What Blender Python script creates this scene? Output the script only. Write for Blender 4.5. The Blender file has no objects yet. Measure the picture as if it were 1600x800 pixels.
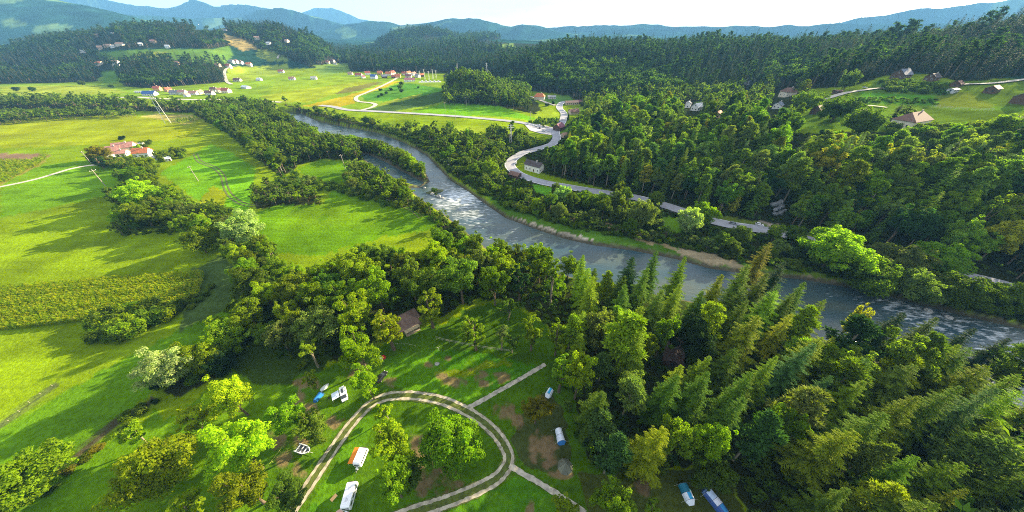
import bpy, math, random
import numpy as np
from mathutils import Vector, Matrix

SC = bpy.context.scene
COL = SC.collection
rng = np.random.default_rng(11)
random.seed(11)
R = math.radians

# ------------------------------------------------------------------ camera, sky, sun, exposure
F = 474.0                       # focal length in photo pixels (photo is 1600 wide)
TH = math.atan(348.0 / 474.0)   # camera pitch below the horizon
CT, ST = math.cos(TH), math.sin(TH)
CAMZ = 65.0
cam_d = bpy.data.cameras.new("camera")
cam_d.sensor_width = 36.0
cam_d.lens = F / 1600.0 * 36.0
cam_d.clip_start = 0.5
cam_d.clip_end = 60000.0
cam = bpy.data.objects.new("camera", cam_d)
cam.location = (0, 0, CAMZ)
cam.rotation_euler = (math.pi / 2 - TH, 0, 0)
COL.objects.link(cam)
SC.camera = cam

SUN_AZ, SUN_EL = R(57.0), R(18.5)       # azimuth to the right of the view direction, elevation
world = bpy.data.worlds.new("World")
SC.world = world
world.use_nodes = True
wn, wl = world.node_tree.nodes, world.node_tree.links
wn.clear()
w_out = wn.new("ShaderNodeOutputWorld")
w_bg = wn.new("ShaderNodeBackground")
w_sky = wn.new("ShaderNodeTexSky")
w_sky.sky_type = 'NISHITA'
w_sky.sun_disc = False
w_sky.sun_elevation = SUN_EL
w_sky.sun_rotation = SUN_AZ
w_sky.altitude = 400.0
w_sky.air_density = 1.0
w_sky.dust_density = 1.0
w_sky.ozone_density = 1.5
w_tc = wn.new("ShaderNodeTexCoord")
w_map = wn.new("ShaderNodeMapping")
w_map.inputs['Scale'].default_value = (2.2, 2.2, 14.0)
w_noise = wn.new("ShaderNodeTexNoise")
w_noise.inputs['Scale'].default_value = 1.6
w_noise.inputs['Detail'].default_value = 7.0
w_noise.inputs['Roughness'].default_value = 0.55
w_ramp = wn.new("ShaderNodeMapRange")
w_ramp.inputs['From Min'].default_value = 0.40
w_ramp.inputs['From Max'].default_value = 0.62
w_ramp.inputs['To Min'].default_value = 0.42
w_ramp.inputs['To Max'].default_value = 0.85
w_mix = wn.new("ShaderNodeMixRGB")
w_mix.inputs[2].default_value = (4.1, 4.0, 3.9, 1)      # thin bright cloud veil
wl.new(w_tc.outputs['Generated'], w_map.inputs['Vector'])
wl.new(w_map.outputs['Vector'], w_noise.inputs['Vector'])
wl.new(w_noise.outputs['Fac'], w_ramp.inputs['Value'])
wl.new(w_ramp.outputs['Result'], w_mix.inputs[0])
wl.new(w_sky.outputs['Color'], w_mix.inputs[1])
wl.new(w_mix.outputs[0], w_bg.inputs['Color'])
w_bg.inputs['Strength'].default_value = 0.085
wl.new(w_bg.outputs[0], w_out.inputs['Surface'])

sun_d = bpy.data.lights.new("sun", 'SUN')
sun_d.energy = 5.0
sun_d.angle = R(0.6)
sun_d.color = (1.0, 0.83, 0.53)
sun = bpy.data.objects.new("sun", sun_d)
sdir = Vector((math.sin(SUN_AZ) * math.cos(SUN_EL), math.cos(SUN_AZ) * math.cos(SUN_EL), math.sin(SUN_EL)))
sun.rotation_euler = (-sdir).to_track_quat('-Z', 'Y').to_euler()
sun.location = (200, 200, 300)
COL.objects.link(sun)

SC.view_settings.view_transform = 'Standard'
SC.view_settings.look = 'None'
SC.view_settings.exposure = 2.22
SC.unit_settings.scale_length = 1.4      # one unit of this scene is about 1.4 m
SC.view_settings.gamma = 1.0
SC.render.engine = 'CYCLES'
cy = SC.cycles
cy.max_bounces = 5
cy.diffuse_bounces = 3
cy.glossy_bounces = 2
cy.transmission_bounces = 3
cy.transparent_max_bounces = 4
cy.volume_bounces = 0
cy.use_denoising = False
cy.denoiser = 'OPENIMAGEDENOISE'
cy.denoising_input_passes = 'RGB_ALBEDO_NORMAL'
cy.denoising_prefilter = 'ACCURATE'
cy.caustics_reflective = False
cy.caustics_refractive = False
cy.sample_clamp_indirect = 4.0
cy.filter_width = 1.0

HAZE_DENSITY = 0.000125
HAZE_COLOR = (0.20, 0.52, 1.0, 1)

# ------------------------------------------------------------------ projection helpers (photo pixel <-> world)
def ray(u, v):
    x, y = u - 800.0, v - 400.0
    return x, F * CT - y * ST, -(y * CT + F * ST)       # world X, Y, Z components

def proj(X, Y, Z):
    dz = CAMZ - Z
    dep = Y * CT + dz * ST
    dep = np.where(dep > 1e-3, dep, 1e-3)
    yd = -Y * ST + dz * CT
    return 800 + F * X / dep, 400 + F * yd / dep, dep

def flat(u, v, z=0.0):
    x, y, d = ray(u, v)
    k = (CAMZ - z) / (-d)
    return np.array((x * k, y * k))

def smooth(t):
    t = np.clip(t, 0, 1)
    return t * t * (3 - 2 * t)

def inpoly(px, py, poly):
    px = np.asarray(px); py = np.asarray(py)
    c = np.zeros(px.shape, bool)
    n = len(poly)
    for i in range(n):
        x1, y1 = poly[i]; x2, y2 = poly[(i + 1) % n]
        if y1 == y2:
            continue
        t = ((y1 > py) != (y2 > py)) & (px < (x2 - x1) * (py - y1) / (y2 - y1) + x1)
        c ^= t
    return c

def dist_polyline(X, Y, pts):
    d = np.full(np.shape(X), 1e9)
    for (x1, y1), (x2, y2) in zip(pts[:-1], pts[1:]):
        dx, dy = x2 - x1, y2 - y1
        L = dx * dx + dy * dy + 1e-9
        t = np.clip(((X - x1) * dx + (Y - y1) * dy) / L, 0, 1)
        d = np.minimum(d, np.hypot(X - x1 - t * dx, Y - y1 - t * dy))
    return d

# value noise in numpy (for the lie of the land)
_tab = rng.random((256, 256))
def vnoise(X, Y, s):
    x = np.asarray(X) / s; y = np.asarray(Y) / s
    xi = np.floor(x).astype(int); yi = np.floor(y).astype(int)
    fx = smooth(x - xi); fy = smooth(y - yi)
    g = lambda a, b: _tab[a & 255, b & 255]
    return (g(xi, yi) * (1 - fx) + g(xi + 1, yi) * fx) * (1 - fy) + (g(xi, yi + 1) * (1 - fx) + g(xi + 1, yi + 1) * fx) * fy

# ------------------------------------------------------------------ the lie of the land
class Ridge:
    """a hill: foot line and crest line round the valley, heights between them"""
    def __init__(s, crest, foot, back=400.0, keep=0.4, tree=0.0, drop=0.35, rise=0.0):
        az, r, z = [], [], []
        for c in crest:
            u, v, Yd = c[:3]
            x, y, d = ray(u, v)
            if len(c) == 4:                      # height given
                k = (CAMZ - c[3]) / (-d); X, Yv, Z = x * k, y * k, c[3]
            else:
                k = Yd / y; X, Yv, Z = x * k, Yd, CAMZ + d * k - tree
            az.append(math.atan2(X, Yv)); r.append(math.hypot(X, Yv)); z.append(Z)
        o = np.argsort(az)
        s.ca, s.cr, s.cz = np.array(az)[o], np.array(r)[o], np.array(z)[o]
        az, r, z = [], [], []
        for f in foot:
            u, v = f[:2]; zf = f[2] if len(f) > 2 else 0.0
            X, Yv = flat(u, v, zf)
            az.append(math.atan2(X, Yv)); r.append(math.hypot(X, Yv)); z.append(zf)
        o = np.argsort(az)
        s.fa, s.fr, s.fz = np.array(az)[o], np.array(r)[o], np.array(z)[o]
        s.back, s.keep, s.drop, s.rise = back, keep, drop, rise
    def height(s, az, r):
        rc = np.interp(az, s.ca, s.cr); zc = np.interp(az, s.ca, s.cz)
        rf = np.interp(az, s.fa, s.fr); zf = np.interp(az, s.fa, s.fz)
        rf = np.minimum(rf, rc - 25)
        t = np.clip((r - rf) / (rc - rf), 0, 1)
        p = 0.45 * smooth(t) + 0.55 * np.sin(t * math.pi / 2)
        h = zf + (zc - zf) * p
        h = np.where(r < rf, zf - s.drop * (rf - r), h)
        b = smooth((r - rc) / s.back)
        if s.rise:
            h = np.where(r > rc, zc + np.clip((r - rc), 0, 260) * (s.rise * smooth((az - R(34)) / R(14)) + 0.01), h)
        else:
            h = np.where(r > rc, zc + (zc * s.keep - zc) * b, h)
        return h

def P(s):                                          # "u,v u,v u,v,w" -> list of tuples
    return [tuple(float(q) for q in p.split(',')) for p in s.split()]

RIDGES = [
    # wooded slope above the road, with the plateau of houses on top
    Ridge([(830,205,0,0.5),(905,172,0,1.5),(960,178,0,7),(1060,183,0,12),(1150,195,0,16),(1230,202,0,19),(1300,206,0,21),(1420,208,0,23.5),(1600,216,0,26),(1800,240,0,27),(2400,300,0,28)],
          P("800,215 815,240 850,272 930,293 1010,311 1100,335 1190,350 1260,368 1340,392 1450,420 1600,450 1900,530 2600,700"), rise=0.085, drop=0.5),
    # dark wooded hill behind them
    Ridge([(730,112,540),(770,101,560),(820,85,600),(880,67,640),(1000,64,640),(1100,63,600),(1200,62,560),(1300,61,500),(1400,56,450),(1480,45,420),(1540,33,400),(1600,23,380),(1800,-20,330),(2300,-120,260)],
          [(740,118,0),(800,143,0),(850,147,0),(905,160,1),(1000,152,4),(1100,148,14),(1240,142,22),(1380,121,34),(1600,112,38),(1900,110,40)], back=500, keep=0.7, tree=15, drop=0.25),
    # wooded hill with hamlets on the left
    Ridge([(-400,120,520),(-200,90,700),(0,73,850),(60,57,880),(150,44,900),(210,34,950),(280,34,950),(320,38,950),(350,33,1000),(420,34,1000),(460,46,1000),(500,66,1000),(540,92,950),(575,112,900),(620,125,900)],
          P("-400,165 -50,133 0,132 100,130 170,128 230,136 350,128 385,118 430,112 480,113 560,112"), back=500, keep=0.5, tree=13, drop=0.12),
    # forest rising behind the village
    Ridge([(380,75,1150),(440,64,1150),(520,82,1150),(600,86,1100),(660,76,1100),(720,66,1150),(800,62,1150),(900,66,1100),(1000,75,1100)],
          P("380,108 500,110 560,112 640,113 700,113 760,113 900,115"), back=500, keep=0.8, tree=14, drop=0.1),
    Ridge([(520,92,1600),(570,78,1600),(600,58,1600),(625,48,1600),(660,44,1600),(690,47,1600),(720,56,1600),(760,53,1650),(800,56,1700),(850,60,1700),(900,66,1700)],
          P("520,92 700,92 900,92"), back=600, keep=0.6, tree=14, drop=0.1),
    # knoll beside the village
    Ridge([(655,150,400),(690,118,410),(715,106,420),(740,104,425),(765,112,420),(790,126,410),(815,150,395),(850,175,380)],
          P("650,158 690,160 740,166 800,180 850,190"), back=80, keep=-0.2, tree=14, drop=0.5),
    # blue-green wooded mountain on the left
    Ridge([(-500,-60,1500),(-200,-30,1800),(0,-6,1950),(85,1,2000),(130,8,2000),(165,15,2000),(200,22,2000),(230,30,2050),(260,38,2100),(300,50,2100),(360,62,2100)],
          P("-500,120 0,85 400,85"), back=900, keep=0.5, tree=6, drop=0.05),
    # bluish hills at the head of the valley
    Ridge([(380,46,3300),(430,49,3300),(470,52,3300),(510,43,3300),(540,37,3300),(575,31,3300),(600,32,3300),(625,38,3300),(640,35,3300),(680,31,3300),(735,27,3300),(750,27,3300),(770,34,3300),(800,40,3300),(815,37,3300),(840,42,3300),(870,50,3300),(910,58,3300)],
          P("380,70 900,70"), back=1200, keep=0.5, drop=0.03),
    Ridge([(370,30,3500),(400,17,3500),(440,15,3500),(480,22,3500),(520,34,3500),(560,44,3500)],
          P("370,62 560,62"), back=1200, keep=0.5, drop=0.03),
    Ridge([(870,56,3300),(920,55,3300),(950,49,3300),(1000,45,3300),(1020,47,3300),(1045,50,3300),(1065,53,3300),(1090,52,3300),(1115,46,3300),(1140,50,3300),(1200,50,3300),(1240,46,3300),(1290,38,3300),(1340,28,3300),(1400,17,3300),(1440,10,3300),(1480,8,3300),(1520,4,3300),(1600,-2,3300),(1800,-30,3200),(2400,-80,3000)],
          P("870,64 1200,64 1600,64 2400,64"), back=1500, keep=0.6, drop=0.03),
    # high mountains
    Ridge([(-600,-60,3900),(-100,-30,4100),(0,-22,3300),(60,-14,4300),(130,-8,4300),(185,0,4300),(215,7,4300),(262,8,4300),(278,2,4300),(297,-4,4300),(315,2,4300),(335,10,4300),(380,9,4300),(420,16,4300),(470,22,4300),(500,26,4300),(540,36,4300),(620,50,4300)],
          P("-600,58 0,58 600,58"), back=1800, keep=0.4, drop=0.02),
    Ridge([(455,30,6500),(478,20,6500),(495,14,6500),(518,12,6500),(535,17,6500),(560,29,6500),(640,44,6500),(800,50,6500),(865,50,6500),(890,46,6500),(930,45,6500),(965,54,6500),(1100,54,6500)],
          P("450,56 800,56 1100,56"), back=1500, keep=0.4, drop=0.02),
]

# the river: near bank and far bank, in the plane of the water
NEAR_BANK = P("436,172 448,180 470,193 500,208 540,213 585,218 618,230 645,247 664,265 671,282 655,291 638,291 655,308 690,330 725,358 760,385 820,410 900,432 1000,452 1100,472 1200,502 1300,537 1400,572 1600,640 2000,790")
FAR_BANK = P("470,176 500,189 540,197 585,205 630,221 665,240 688,264 705,281 730,296 760,318 790,338 830,353 880,370 930,381 990,389 1060,403 1110,417 1200,430 1250,433 1330,447 1420,468 1520,493 1600,511 2000,610")
WATER_Z = -1.4
nb = [tuple(flat(u, v, -0.6)) for u, v in NEAR_BANK]
fb = [tuple(flat(u, v, -0.6)) for u, v in FAR_BANK]
RIVER_POLY = nb + fb[::-1]
# backwater behind the wooded spit
BACKWATER = [tuple(flat(u, v, -0.6)) for u, v in P("655,289 630,283 600,268 575,252 560,240 572,238 600,250 625,264 648,276 662,283")]

def height(X, Y):
    X = np.asarray(X, float); Y = np.asarray(Y, float)
    az = np.arctan2(X, Y); r = np.hypot(X, Y)
    base = (vnoise(X, Y, 70) - 0.5) * 0.8 + (vnoise(X + 9, Y, 23) - 0.5) * 0.25
    z = base.copy()
    far = smooth((r - 300) / 900)
    rough = (vnoise(X, Y, 60) - 0.5) * 4 * smooth((r - 90) / 250) + far * ((vnoise(X, Y, 170) - 0.5) * 14 + (vnoise(X + 50, Y, 420) - 0.5) * 24 * smooth((r - 1300) / 1500)) \
        + smooth((r - 1700) / 2000) * ((vnoise(X, Y, 900) - 0.5) * 90 + (vnoise(X + 77, Y, 330) - 0.5) * 60 + (vnoise(X + 7, Y + 90, 130) - 0.5) * 34 + (vnoise(X + 17, Y + 40, 60) - 0.5) * 16)
    for q in RIDGES:
        h = q.height(az, r)
        lift = smooth(h / 25.0)
        h = h + rough * lift * 0.5
        k = 2.5
        m = np.clip(0.5 + (h - z) / (2 * k), 0, 1)
        z = z * (1 - m) + h * m + k * m * (1 - m) * np.where((h - z) > -2 * k, 1, 0)
    # carve the river
    near = (r < 900)
    if near.any():
        Xn, Yn = X[near], Y[near]
        ins = inpoly(Xn, Yn, RIVER_POLY)
        d = np.minimum(dist_polyline(Xn, Yn, nb), dist_polyline(Xn, Yn, fb))
        sd = np.where(ins, -d, d)
        ins2 = inpoly(Xn, Yn, BACKWATER)
        d2 = dist_polyline(Xn, Yn, BACKWATER + BACKWATER[:1])
        sd = np.minimum(sd, np.where(ins2, -d2, d2))
        zz = z[near]
        bed = -1.7 - 1.2 * smooth(-sd / 6)
        m = smooth((3.0 - sd) / 4.0)
        z = z.copy()
        z[near] = zz * (1 - m) + np.minimum(zz, bed) * m
    return z

def hz(x, y):
    return float(height(np.array([x]), np.array([y]))[0])

def at(u, v, lift=0.0):
    """first point of the land seen at a photo pixel (lift: at that height above the land)"""
    x, y, d = ray(u, v)
    n = math.sqrt(x * x + y * y)
    rr = np.geomspace(8, 9000, 900)
    X, Y = x / n * rr, y / n * rr
    Z = CAMZ + d / n * rr
    g = height(X, Y) + lift
    below = np.nonzero(Z <= g)[0]
    if len(below) == 0:
        i = len(rr) - 1
        return np.array((X[i], Y[i], g[i]))
    i = below[0]
    if i > 0:
        a = Z[i - 1] - g[i - 1]; b = g[i] - Z[i]
        t = a / (a + b + 1e-9)
        r_ = rr[i - 1] + t * (rr[i] - rr[i - 1])
    else:
        r_ = rr[0]
    px, py = x / n * r_, y / n * r_
    return np.array((px, py, hz(px, py)))

# ------------------------------------------------------------------ materials
def nodemat(name):
    m = bpy.data.materials.new(name)
    m.use_nodes = True
    return m, m.node_tree.nodes, m.node_tree.links, m.node_tree.nodes['Principled BSDF']

def plain(name, col, rough=0.7, metal=0.0, vary=0.12, scale=3.0, spec=0.4):
    m, n, l, b = nodemat(name)
    tc = n.new("ShaderNodeTexCoord"); no = n.new("ShaderNodeTexNoise")
    no.inputs['Scale'].default_value = scale; no.inputs['Detail'].default_value = 4
    mr = n.new("ShaderNodeMapRange")
    mr.inputs['From Min'].default_value = 0.3; mr.inputs['From Max'].default_value = 0.7
    mr.inputs['To Min'].default_value = 1 - vary; mr.inputs['To Max'].default_value = 1 + vary
    mx = n.new("ShaderNodeVectorMath"); mx.operation = 'SCALE'
    mx.inputs[0].default_value = col[:3]
    l.new(tc.outputs['Object'], no.inputs['Vector']); l.new(no.outputs['Fac'], mr.inputs['Value'])
    l.new(mr.outputs['Result'], mx.inputs['Scale']); l.new(mx.outputs[0], b.inputs['Base Color'])
    b.inputs['Roughness'].default_value = rough; b.inputs['Metallic'].default_value = metal
    b.inputs['Specular IOR Level'].default_value = spec
    return m

_mc = {}
def M(col, rough=0.7, **k):
    key = (tuple(col), rough, tuple(sorted(k.items())))
    if key not in _mc:
        _mc[key] = plain("paint", col, rough, **k)
    return _mc[key]

def foliage_mat(name, translucency=0.35, noise_scale=0.35, spread=0.5, color=None):
    m, n, l, b = nodemat(name)
    oi = n.new("ShaderNodeObjectInfo")
    tc = n.new("ShaderNodeTexCoord")
    no = n.new("ShaderNodeTexNoise"); no.inputs['Scale'].default_value = noise_scale; no.inputs['Detail'].default_value = 3
    l.new(tc.outputs['Object'], no.inputs['Vector'])
    geo = n.new("ShaderNodeNewGeometry")
    # brightness from object random, clump noise and single leaves
    a = n.new("ShaderNodeMapRange"); a.inputs['To Min'].default_value = 0.82; a.inputs['To Max'].default_value = 1.22
    l.new(oi.outputs['Random'], a.inputs['Value'])
    c = n.new("ShaderNodeMapRange"); c.inputs['From Min'].default_value = 0.3; c.inputs['From Max'].default_value = 0.7
    c.inputs['To Min'].default_value = 1 - spread * 0.5; c.inputs['To Max'].default_value = 1 + spread * 0.5
    l.new(no.outputs['Fac'], c.inputs['Value'])
    e = n.new("ShaderNodeMapRange"); e.inputs['To Min'].default_value = 0.78; e.inputs['To Max'].default_value = 1.22
    l.new(geo.outputs['Random Per Island'], e.inputs['Value'])
    m1 = n.new("ShaderNodeMath"); m1.operation = 'MULTIPLY'; m2 = n.new("ShaderNodeMath"); m2.operation = 'MULTIPLY'
    l.new(a.outputs[0], m1.inputs[0]); l.new(c.outputs[0], m1.inputs[1])
    l.new(m1.outputs[0], m2.inputs[0]); l.new(e.outputs[0], m2.inputs[1])
    hs = n.new("ShaderNodeHueSaturation")
    hm = n.new("ShaderNodeMath"); hm.operation = 'MULTIPLY_ADD'; hm.inputs[1].default_value = 37.7; hm.inputs[2].default_value = 0.0
    fr = n.new("ShaderNodeMath"); fr.operation = 'FRACT'
    l.new(oi.outputs['Random'], hm.inputs[0]); l.new(hm.outputs[0], fr.inputs[0])
    hr = n.new("ShaderNodeMapRange"); hr.inputs['To Min'].default_value = 0.496; hr.inputs['To Max'].default_value = 0.512
    l.new(fr.outputs[0], hr.inputs['Value'])
    l.new(hr.outputs[0], hs.inputs['Hue']); l.new(m2.outputs[0], hs.inputs['Value'])
    if color is None: l.new(oi.outputs['Color'], hs.inputs['Color'])
    else: hs.inputs['Color'].default_value = (*color, 1)
    l.new(hs.outputs[0], b.inputs['Base Color'])
    b.inputs['Roughness'].default_value = 0.75
    b.inputs['Specular IOR Level'].default_value = 0.03
    tr = n.new("ShaderNodeBsdfTranslucent")
    ty = n.new("ShaderNodeMixRGB"); ty.blend_type = 'MULTIPLY'; ty.inputs[0].default_value = 1.0
    ty.inputs[2].default_value = (1.55, 1.85, 0.25, 1)
    l.new(hs.outputs[0], ty.inputs[1]); l.new(ty.outputs[0], tr.inputs['Color'])
    mx = n.new("ShaderNodeMixShader"); mx.inputs[0].default_value = translucency
    l.new(b.outputs[0], mx.inputs[1]); l.new(tr.outputs[0], mx.inputs[2])
    l.new(mx.outputs[0], n['Material Output'].inputs['Surface'])
    return m

LEAF = foliage_mat("leaves", 0.5)
NEEDLE = foliage_mat("needles", 0.26, noise_scale=0.5, spread=0.35)
BARK = plain("bark", (0.13, 0.095, 0.065), 0.9, scale=2.0, vary=0.3)
PALEBARK = plain("pale bark", (0.21, 0.175, 0.125), 0.9, scale=2.0, vary=0.25)

# ------------------------------------------------------------------ object helpers
def link(o):
    COL.objects.link(o); return o

def tag(o, label=None, cat=None, group=None, kind=None):
    if label: o['label'] = label
    if cat: o['category'] = cat
    if group: o['group'] = group
    if kind: o['kind'] = kind
    return o

def empty(name, loc, rz=0.0, label=None, cat=None, group=None):
    o = bpy.data.objects.new(name, None)
    o.location = loc; o.rotation_euler = (0, 0, rz); o.empty_display_size = 0.5
    tag(o, label, cat, group)
    return link(o)

def mesh_obj(name, me, parent=None, loc=(0, 0, 0), rot=(0, 0, 0), scale=None):
    o = bpy.data.objects.new(name, me)
    o.location = loc; o.rotation_euler = rot
    if scale is not None: o.scale = scale
    if parent is not None: o.parent = parent
    return link(o)

def np_mesh(name, V, faces, mats, idx=None, smooth_shade=False):
    """V (n,3); faces: list of int arrays (m,k)"""
    me = bpy.data.meshes.new(name)
    V = np.asarray(V, np.float32)
    me.vertices.add(len(V)); me.vertices.foreach_set("co", V.ravel())
    loops = np.concatenate([f.ravel() for f in faces]).astype(np.int32)
    tot = np.concatenate([np.full(len(f), f.shape[1], np.int32) for f in faces])
    st = np.concatenate([[0], np.cumsum(tot)[:-1]]).astype(np.int32)
    me.loops.add(len(loops)); me.loops.foreach_set("vertex_index", loops)
    me.polygons.add(len(tot)); me.polygons.foreach_set("loop_start", st); me.polygons.foreach_set("loop_total", tot)
    for m in mats: me.materials.append(m)
    if idx is not None: me.polygons.foreach_set("material_index", np.asarray(idx, np.int32))
    if smooth_shade: me.polygons.foreach_set("use_smooth", np.ones(len(tot), bool))
    me.update(calc_edges=True); me.validate()
    return me

class MB:
    """collects simple shapes into one mesh"""
    def __init__(s): s.v = []; s.f = []; s.m = []
    def add(s, V, Fs, mi=0):
        o = len(s.v); s.v += [tuple(map(float, p)) for p in V]
        s.f += [tuple(i + o for i in f) for f in Fs]; s.m += [mi] * len(Fs); return s
    def box(s, x0, x1, y0, y1, z0, z1, mi=0, taper=0.0, rot=None, org=(0, 0, 0)):
        V = [(x0, y0, z0), (x1, y0, z0), (x1, y1, z0), (x0, y1, z0),
             (x0 + taper, y0 + taper, z1), (x1 - taper, y0 + taper, z1), (x1 - taper, y1 - taper, z1), (x0 + taper, y1 - taper, z1)]
        if rot is not None: V = [tuple(rot @ Vector(p) + Vector(org)) for p in V]
        return s.add(V, [(0, 3, 2, 1), (4, 5, 6, 7), (0, 1, 5, 4), (1, 2, 6, 5), (2, 3, 7, 6), (3, 0, 4, 7)], mi)
    def tube(s, pts, rad, n=6, mi=0, cap=True):
        V, Fs = tube(pts, rad, n)
        s.add(V, [tuple(f) for f in Fs], mi)
        if cap:
            o = len(s.v) - len(V)
            s.f += [tuple(o + i for i in range(n))[::-1], tuple(o + len(V) - n + i for i in range(n))]; s.m += [mi, mi]
        return s
    def prism(s, prof, axis, a0, a1, mi=0):
        """extrude a closed 2-D profile. axis 'x': prof=(y,z); axis 'y': prof=(x,z)"""
        n = len(prof); mk = (lambda p, a: (a, p[0], p[1])) if axis == 'x' else (lambda p, a: (p[0], a, p[1]))
        V = [mk(p, a0) for p in prof] + [mk(p, a1) for p in prof]
        Fs = [tuple(range(n))[::-1], tuple(range(n, 2 * n))] + [(i, (i + 1) % n, n + (i + 1) % n, n + i) for i in range(n)]
        return s.add(V, Fs, mi)
    def loft(s, rings, mi=0, caps=True):
        n = len(rings[0]); V = [p for r_ in rings for p in r_]; Fs = []
        for k in range(len(rings) - 1):
            for i in range(n):
                j = (i + 1) % n
                Fs.append((k * n + i, k * n + j, (k + 1) * n + j, (k + 1) * n + i))
        if caps: Fs += [tuple(range(n))[::-1], tuple((len(rings) - 1) * n + i for i in range(n))]
        return s.add(V, Fs, mi)
    def mesh(s, name, mats, bevel=0.0, smooth_shade=False):
        me = bpy.data.meshes.new(name); me.from_pydata(s.v, [], s.f)
        for m in (mats if isinstance(mats, (list, tuple)) else [mats]): me.materials.append(m)
        me.polygons.foreach_set("material_index", s.m)
        if smooth_shade: me.polygons.foreach_set("use_smooth", [True] * len(s.f))
        import bmesh
        bm = bmesh.new(); bm.from_mesh(me)
        bmesh.ops.recalc_face_normals(bm, faces=bm.faces)
        if bevel > 0:
            bmesh.ops.bevel(bm, geom=[e for e in bm.edges if e.is_manifold and e.calc_face_angle(0) > 0.5], offset=bevel, segments=2, affect='EDGES', profile=0.5)
        bm.to_mesh(me); bm.free(); me.update(); return me
    def build(s, name, mats, parent=None, bevel=0.0, loc=(0, 0, 0), rot=(0, 0, 0), smooth_shade=False):
        return mesh_obj(name, s.mesh(name, mats, bevel, smooth_shade), parent, loc, rot)

def tube(pts, rad, n=6):
    pts = np.asarray(pts, float); rad = np.broadcast_to(np.asarray(rad, float), (len(pts),))
    V = []; Fs = []
    for i, p in enumerate(pts):
        d = pts[min(i + 1, len(pts) - 1)] - pts[max(i - 1, 0)]
        d = d / (np.linalg.norm(d) + 1e-9)
        a = np.cross(d, (0, 0, 1.0) if abs(d[2]) < 0.9 else (1.0, 0, 0)); a /= np.linalg.norm(a); b = np.cross(d, a)
        for k in range(n):
            t = 2 * math.pi * k / n
            V.append(p + rad[i] * (math.cos(t) * a + math.sin(t) * b))
    for i in range(len(pts) - 1):
        for k in range(n):
            j = (k + 1) % n
            Fs.append((i * n + k, i * n + j, (i + 1) * n + j, (i + 1) * n + k))
    return V, Fs
# ------------------------------------------------------------------ where woods stand (photo pixels of the trees' feet)
WOODS = {}   # name -> polygon
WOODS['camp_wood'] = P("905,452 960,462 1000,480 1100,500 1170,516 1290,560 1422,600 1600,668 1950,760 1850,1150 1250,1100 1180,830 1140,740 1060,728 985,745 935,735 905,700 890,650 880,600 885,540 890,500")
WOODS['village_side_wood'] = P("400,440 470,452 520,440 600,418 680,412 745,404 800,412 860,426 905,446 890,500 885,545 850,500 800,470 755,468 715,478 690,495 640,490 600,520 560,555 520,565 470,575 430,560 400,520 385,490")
WOODS['hedge_wood'] = P("186,318 196,300 204,282 208,262 228,258 246,268 243,290 262,312 300,322 345,335 385,352 400,378 425,390 440,420 440,445 400,450 380,425 340,378 300,372 240,366 190,372")
WOODS['belt'] = P("300,180 345,163 420,166 470,197 500,212 560,222 600,236 560,252 505,248 468,258 440,278 402,248 362,212")
WOODS['spit'] = P("560,224 600,228 635,245 660,268 668,282 645,277 600,258 568,246 548,250 540,240")
WOODS['inner_bank'] = P("548,268 570,258 600,276 632,298 655,318 690,338 725,368 752,388 735,398 700,366 655,332 600,316 556,304 540,290")
WOODS['meadow_knoll'] = P("388,300 425,290 470,297 502,308 500,318 440,324 400,326")
WOODS['far_bank'] = P("440,162 500,176 560,190 640,205 700,212 760,206 830,214 862,226 836,234 806,246 796,258 800,270 815,280 850,291 900,299 950,308 1000,317 1050,331 1100,347 1150,358 1200,364 1260,378 1320,394 1400,418 1500,442 1600,468 1900,560 1950,640 1600,505 1520,488 1420,463 1330,441 1250,427 1180,418 1100,396 1000,376 900,360 840,338 790,322 755,304 725,286 700,268 672,240 632,218 585,201 540,193 480,178")
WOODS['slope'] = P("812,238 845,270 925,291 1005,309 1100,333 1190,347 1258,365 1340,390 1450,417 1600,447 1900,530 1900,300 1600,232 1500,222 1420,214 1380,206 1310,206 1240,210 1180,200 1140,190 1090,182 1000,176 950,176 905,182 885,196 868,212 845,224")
WOODS['plateau_wood'] = P("905,160 960,150 1040,146 1120,142 1200,138 1250,142 1262,160 1235,195 1240,212 1180,202 1140,192 1090,184 1000,178 950,178 915,182")
WOODS['dark_hill'] = P("700,112 770,116 795,138 830,142 868,146 905,158 1000,150 1100,146 1240,140 1330,135 1380,119 1430,113 1466,119 1500,129 1600,118 1950,112 1950,-200 1500,-60 1200,20 880,40 760,70")
WOODS['left_hill'] = P("-400,170 -50,133 0,131 100,129 150,128 160,112 185,112 190,128 230,136 290,132 352,126 355,100 330,95 300,98 255,92 190,96 150,88 150,80 200,76 270,74 330,76 360,72 372,60 352,56 345,48 330,44 300,44 250,20 -400,0")
WOODS['left_hill_east'] = P("345,48 400,20 480,20 560,60 600,110 560,112 500,108 480,104 470,98 440,90 400,76 390,66 372,60 360,52")
WOODS['valley_head'] = P("470,100 520,108 600,113 700,114 780,112 800,104 770,76 800,40 500,40 470,60")
WOODS['left_treeline'] = P("-100,162 0,160 100,161 240,166 330,170 330,178 200,173 100,170 0,171 -100,174")
WOODS['left_row'] = P("-100,186 0,184 60,181 140,177 210,178 215,184 130,185 60,191 0,197 -100,201")
WOODS['ditch_row'] = P("410,470 436,498 390,540 330,592 285,622 258,612 300,572 350,530 385,490")
WOODS['knoll'] = P("690,160 700,140 692,118 720,100 770,104 800,130 840,160 850,182 800,170 760,164 700,166")
WOODS['hill_copse'] = P("192,136 200,118 250,112 330,114 352,120 352,128 240,138")

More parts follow.
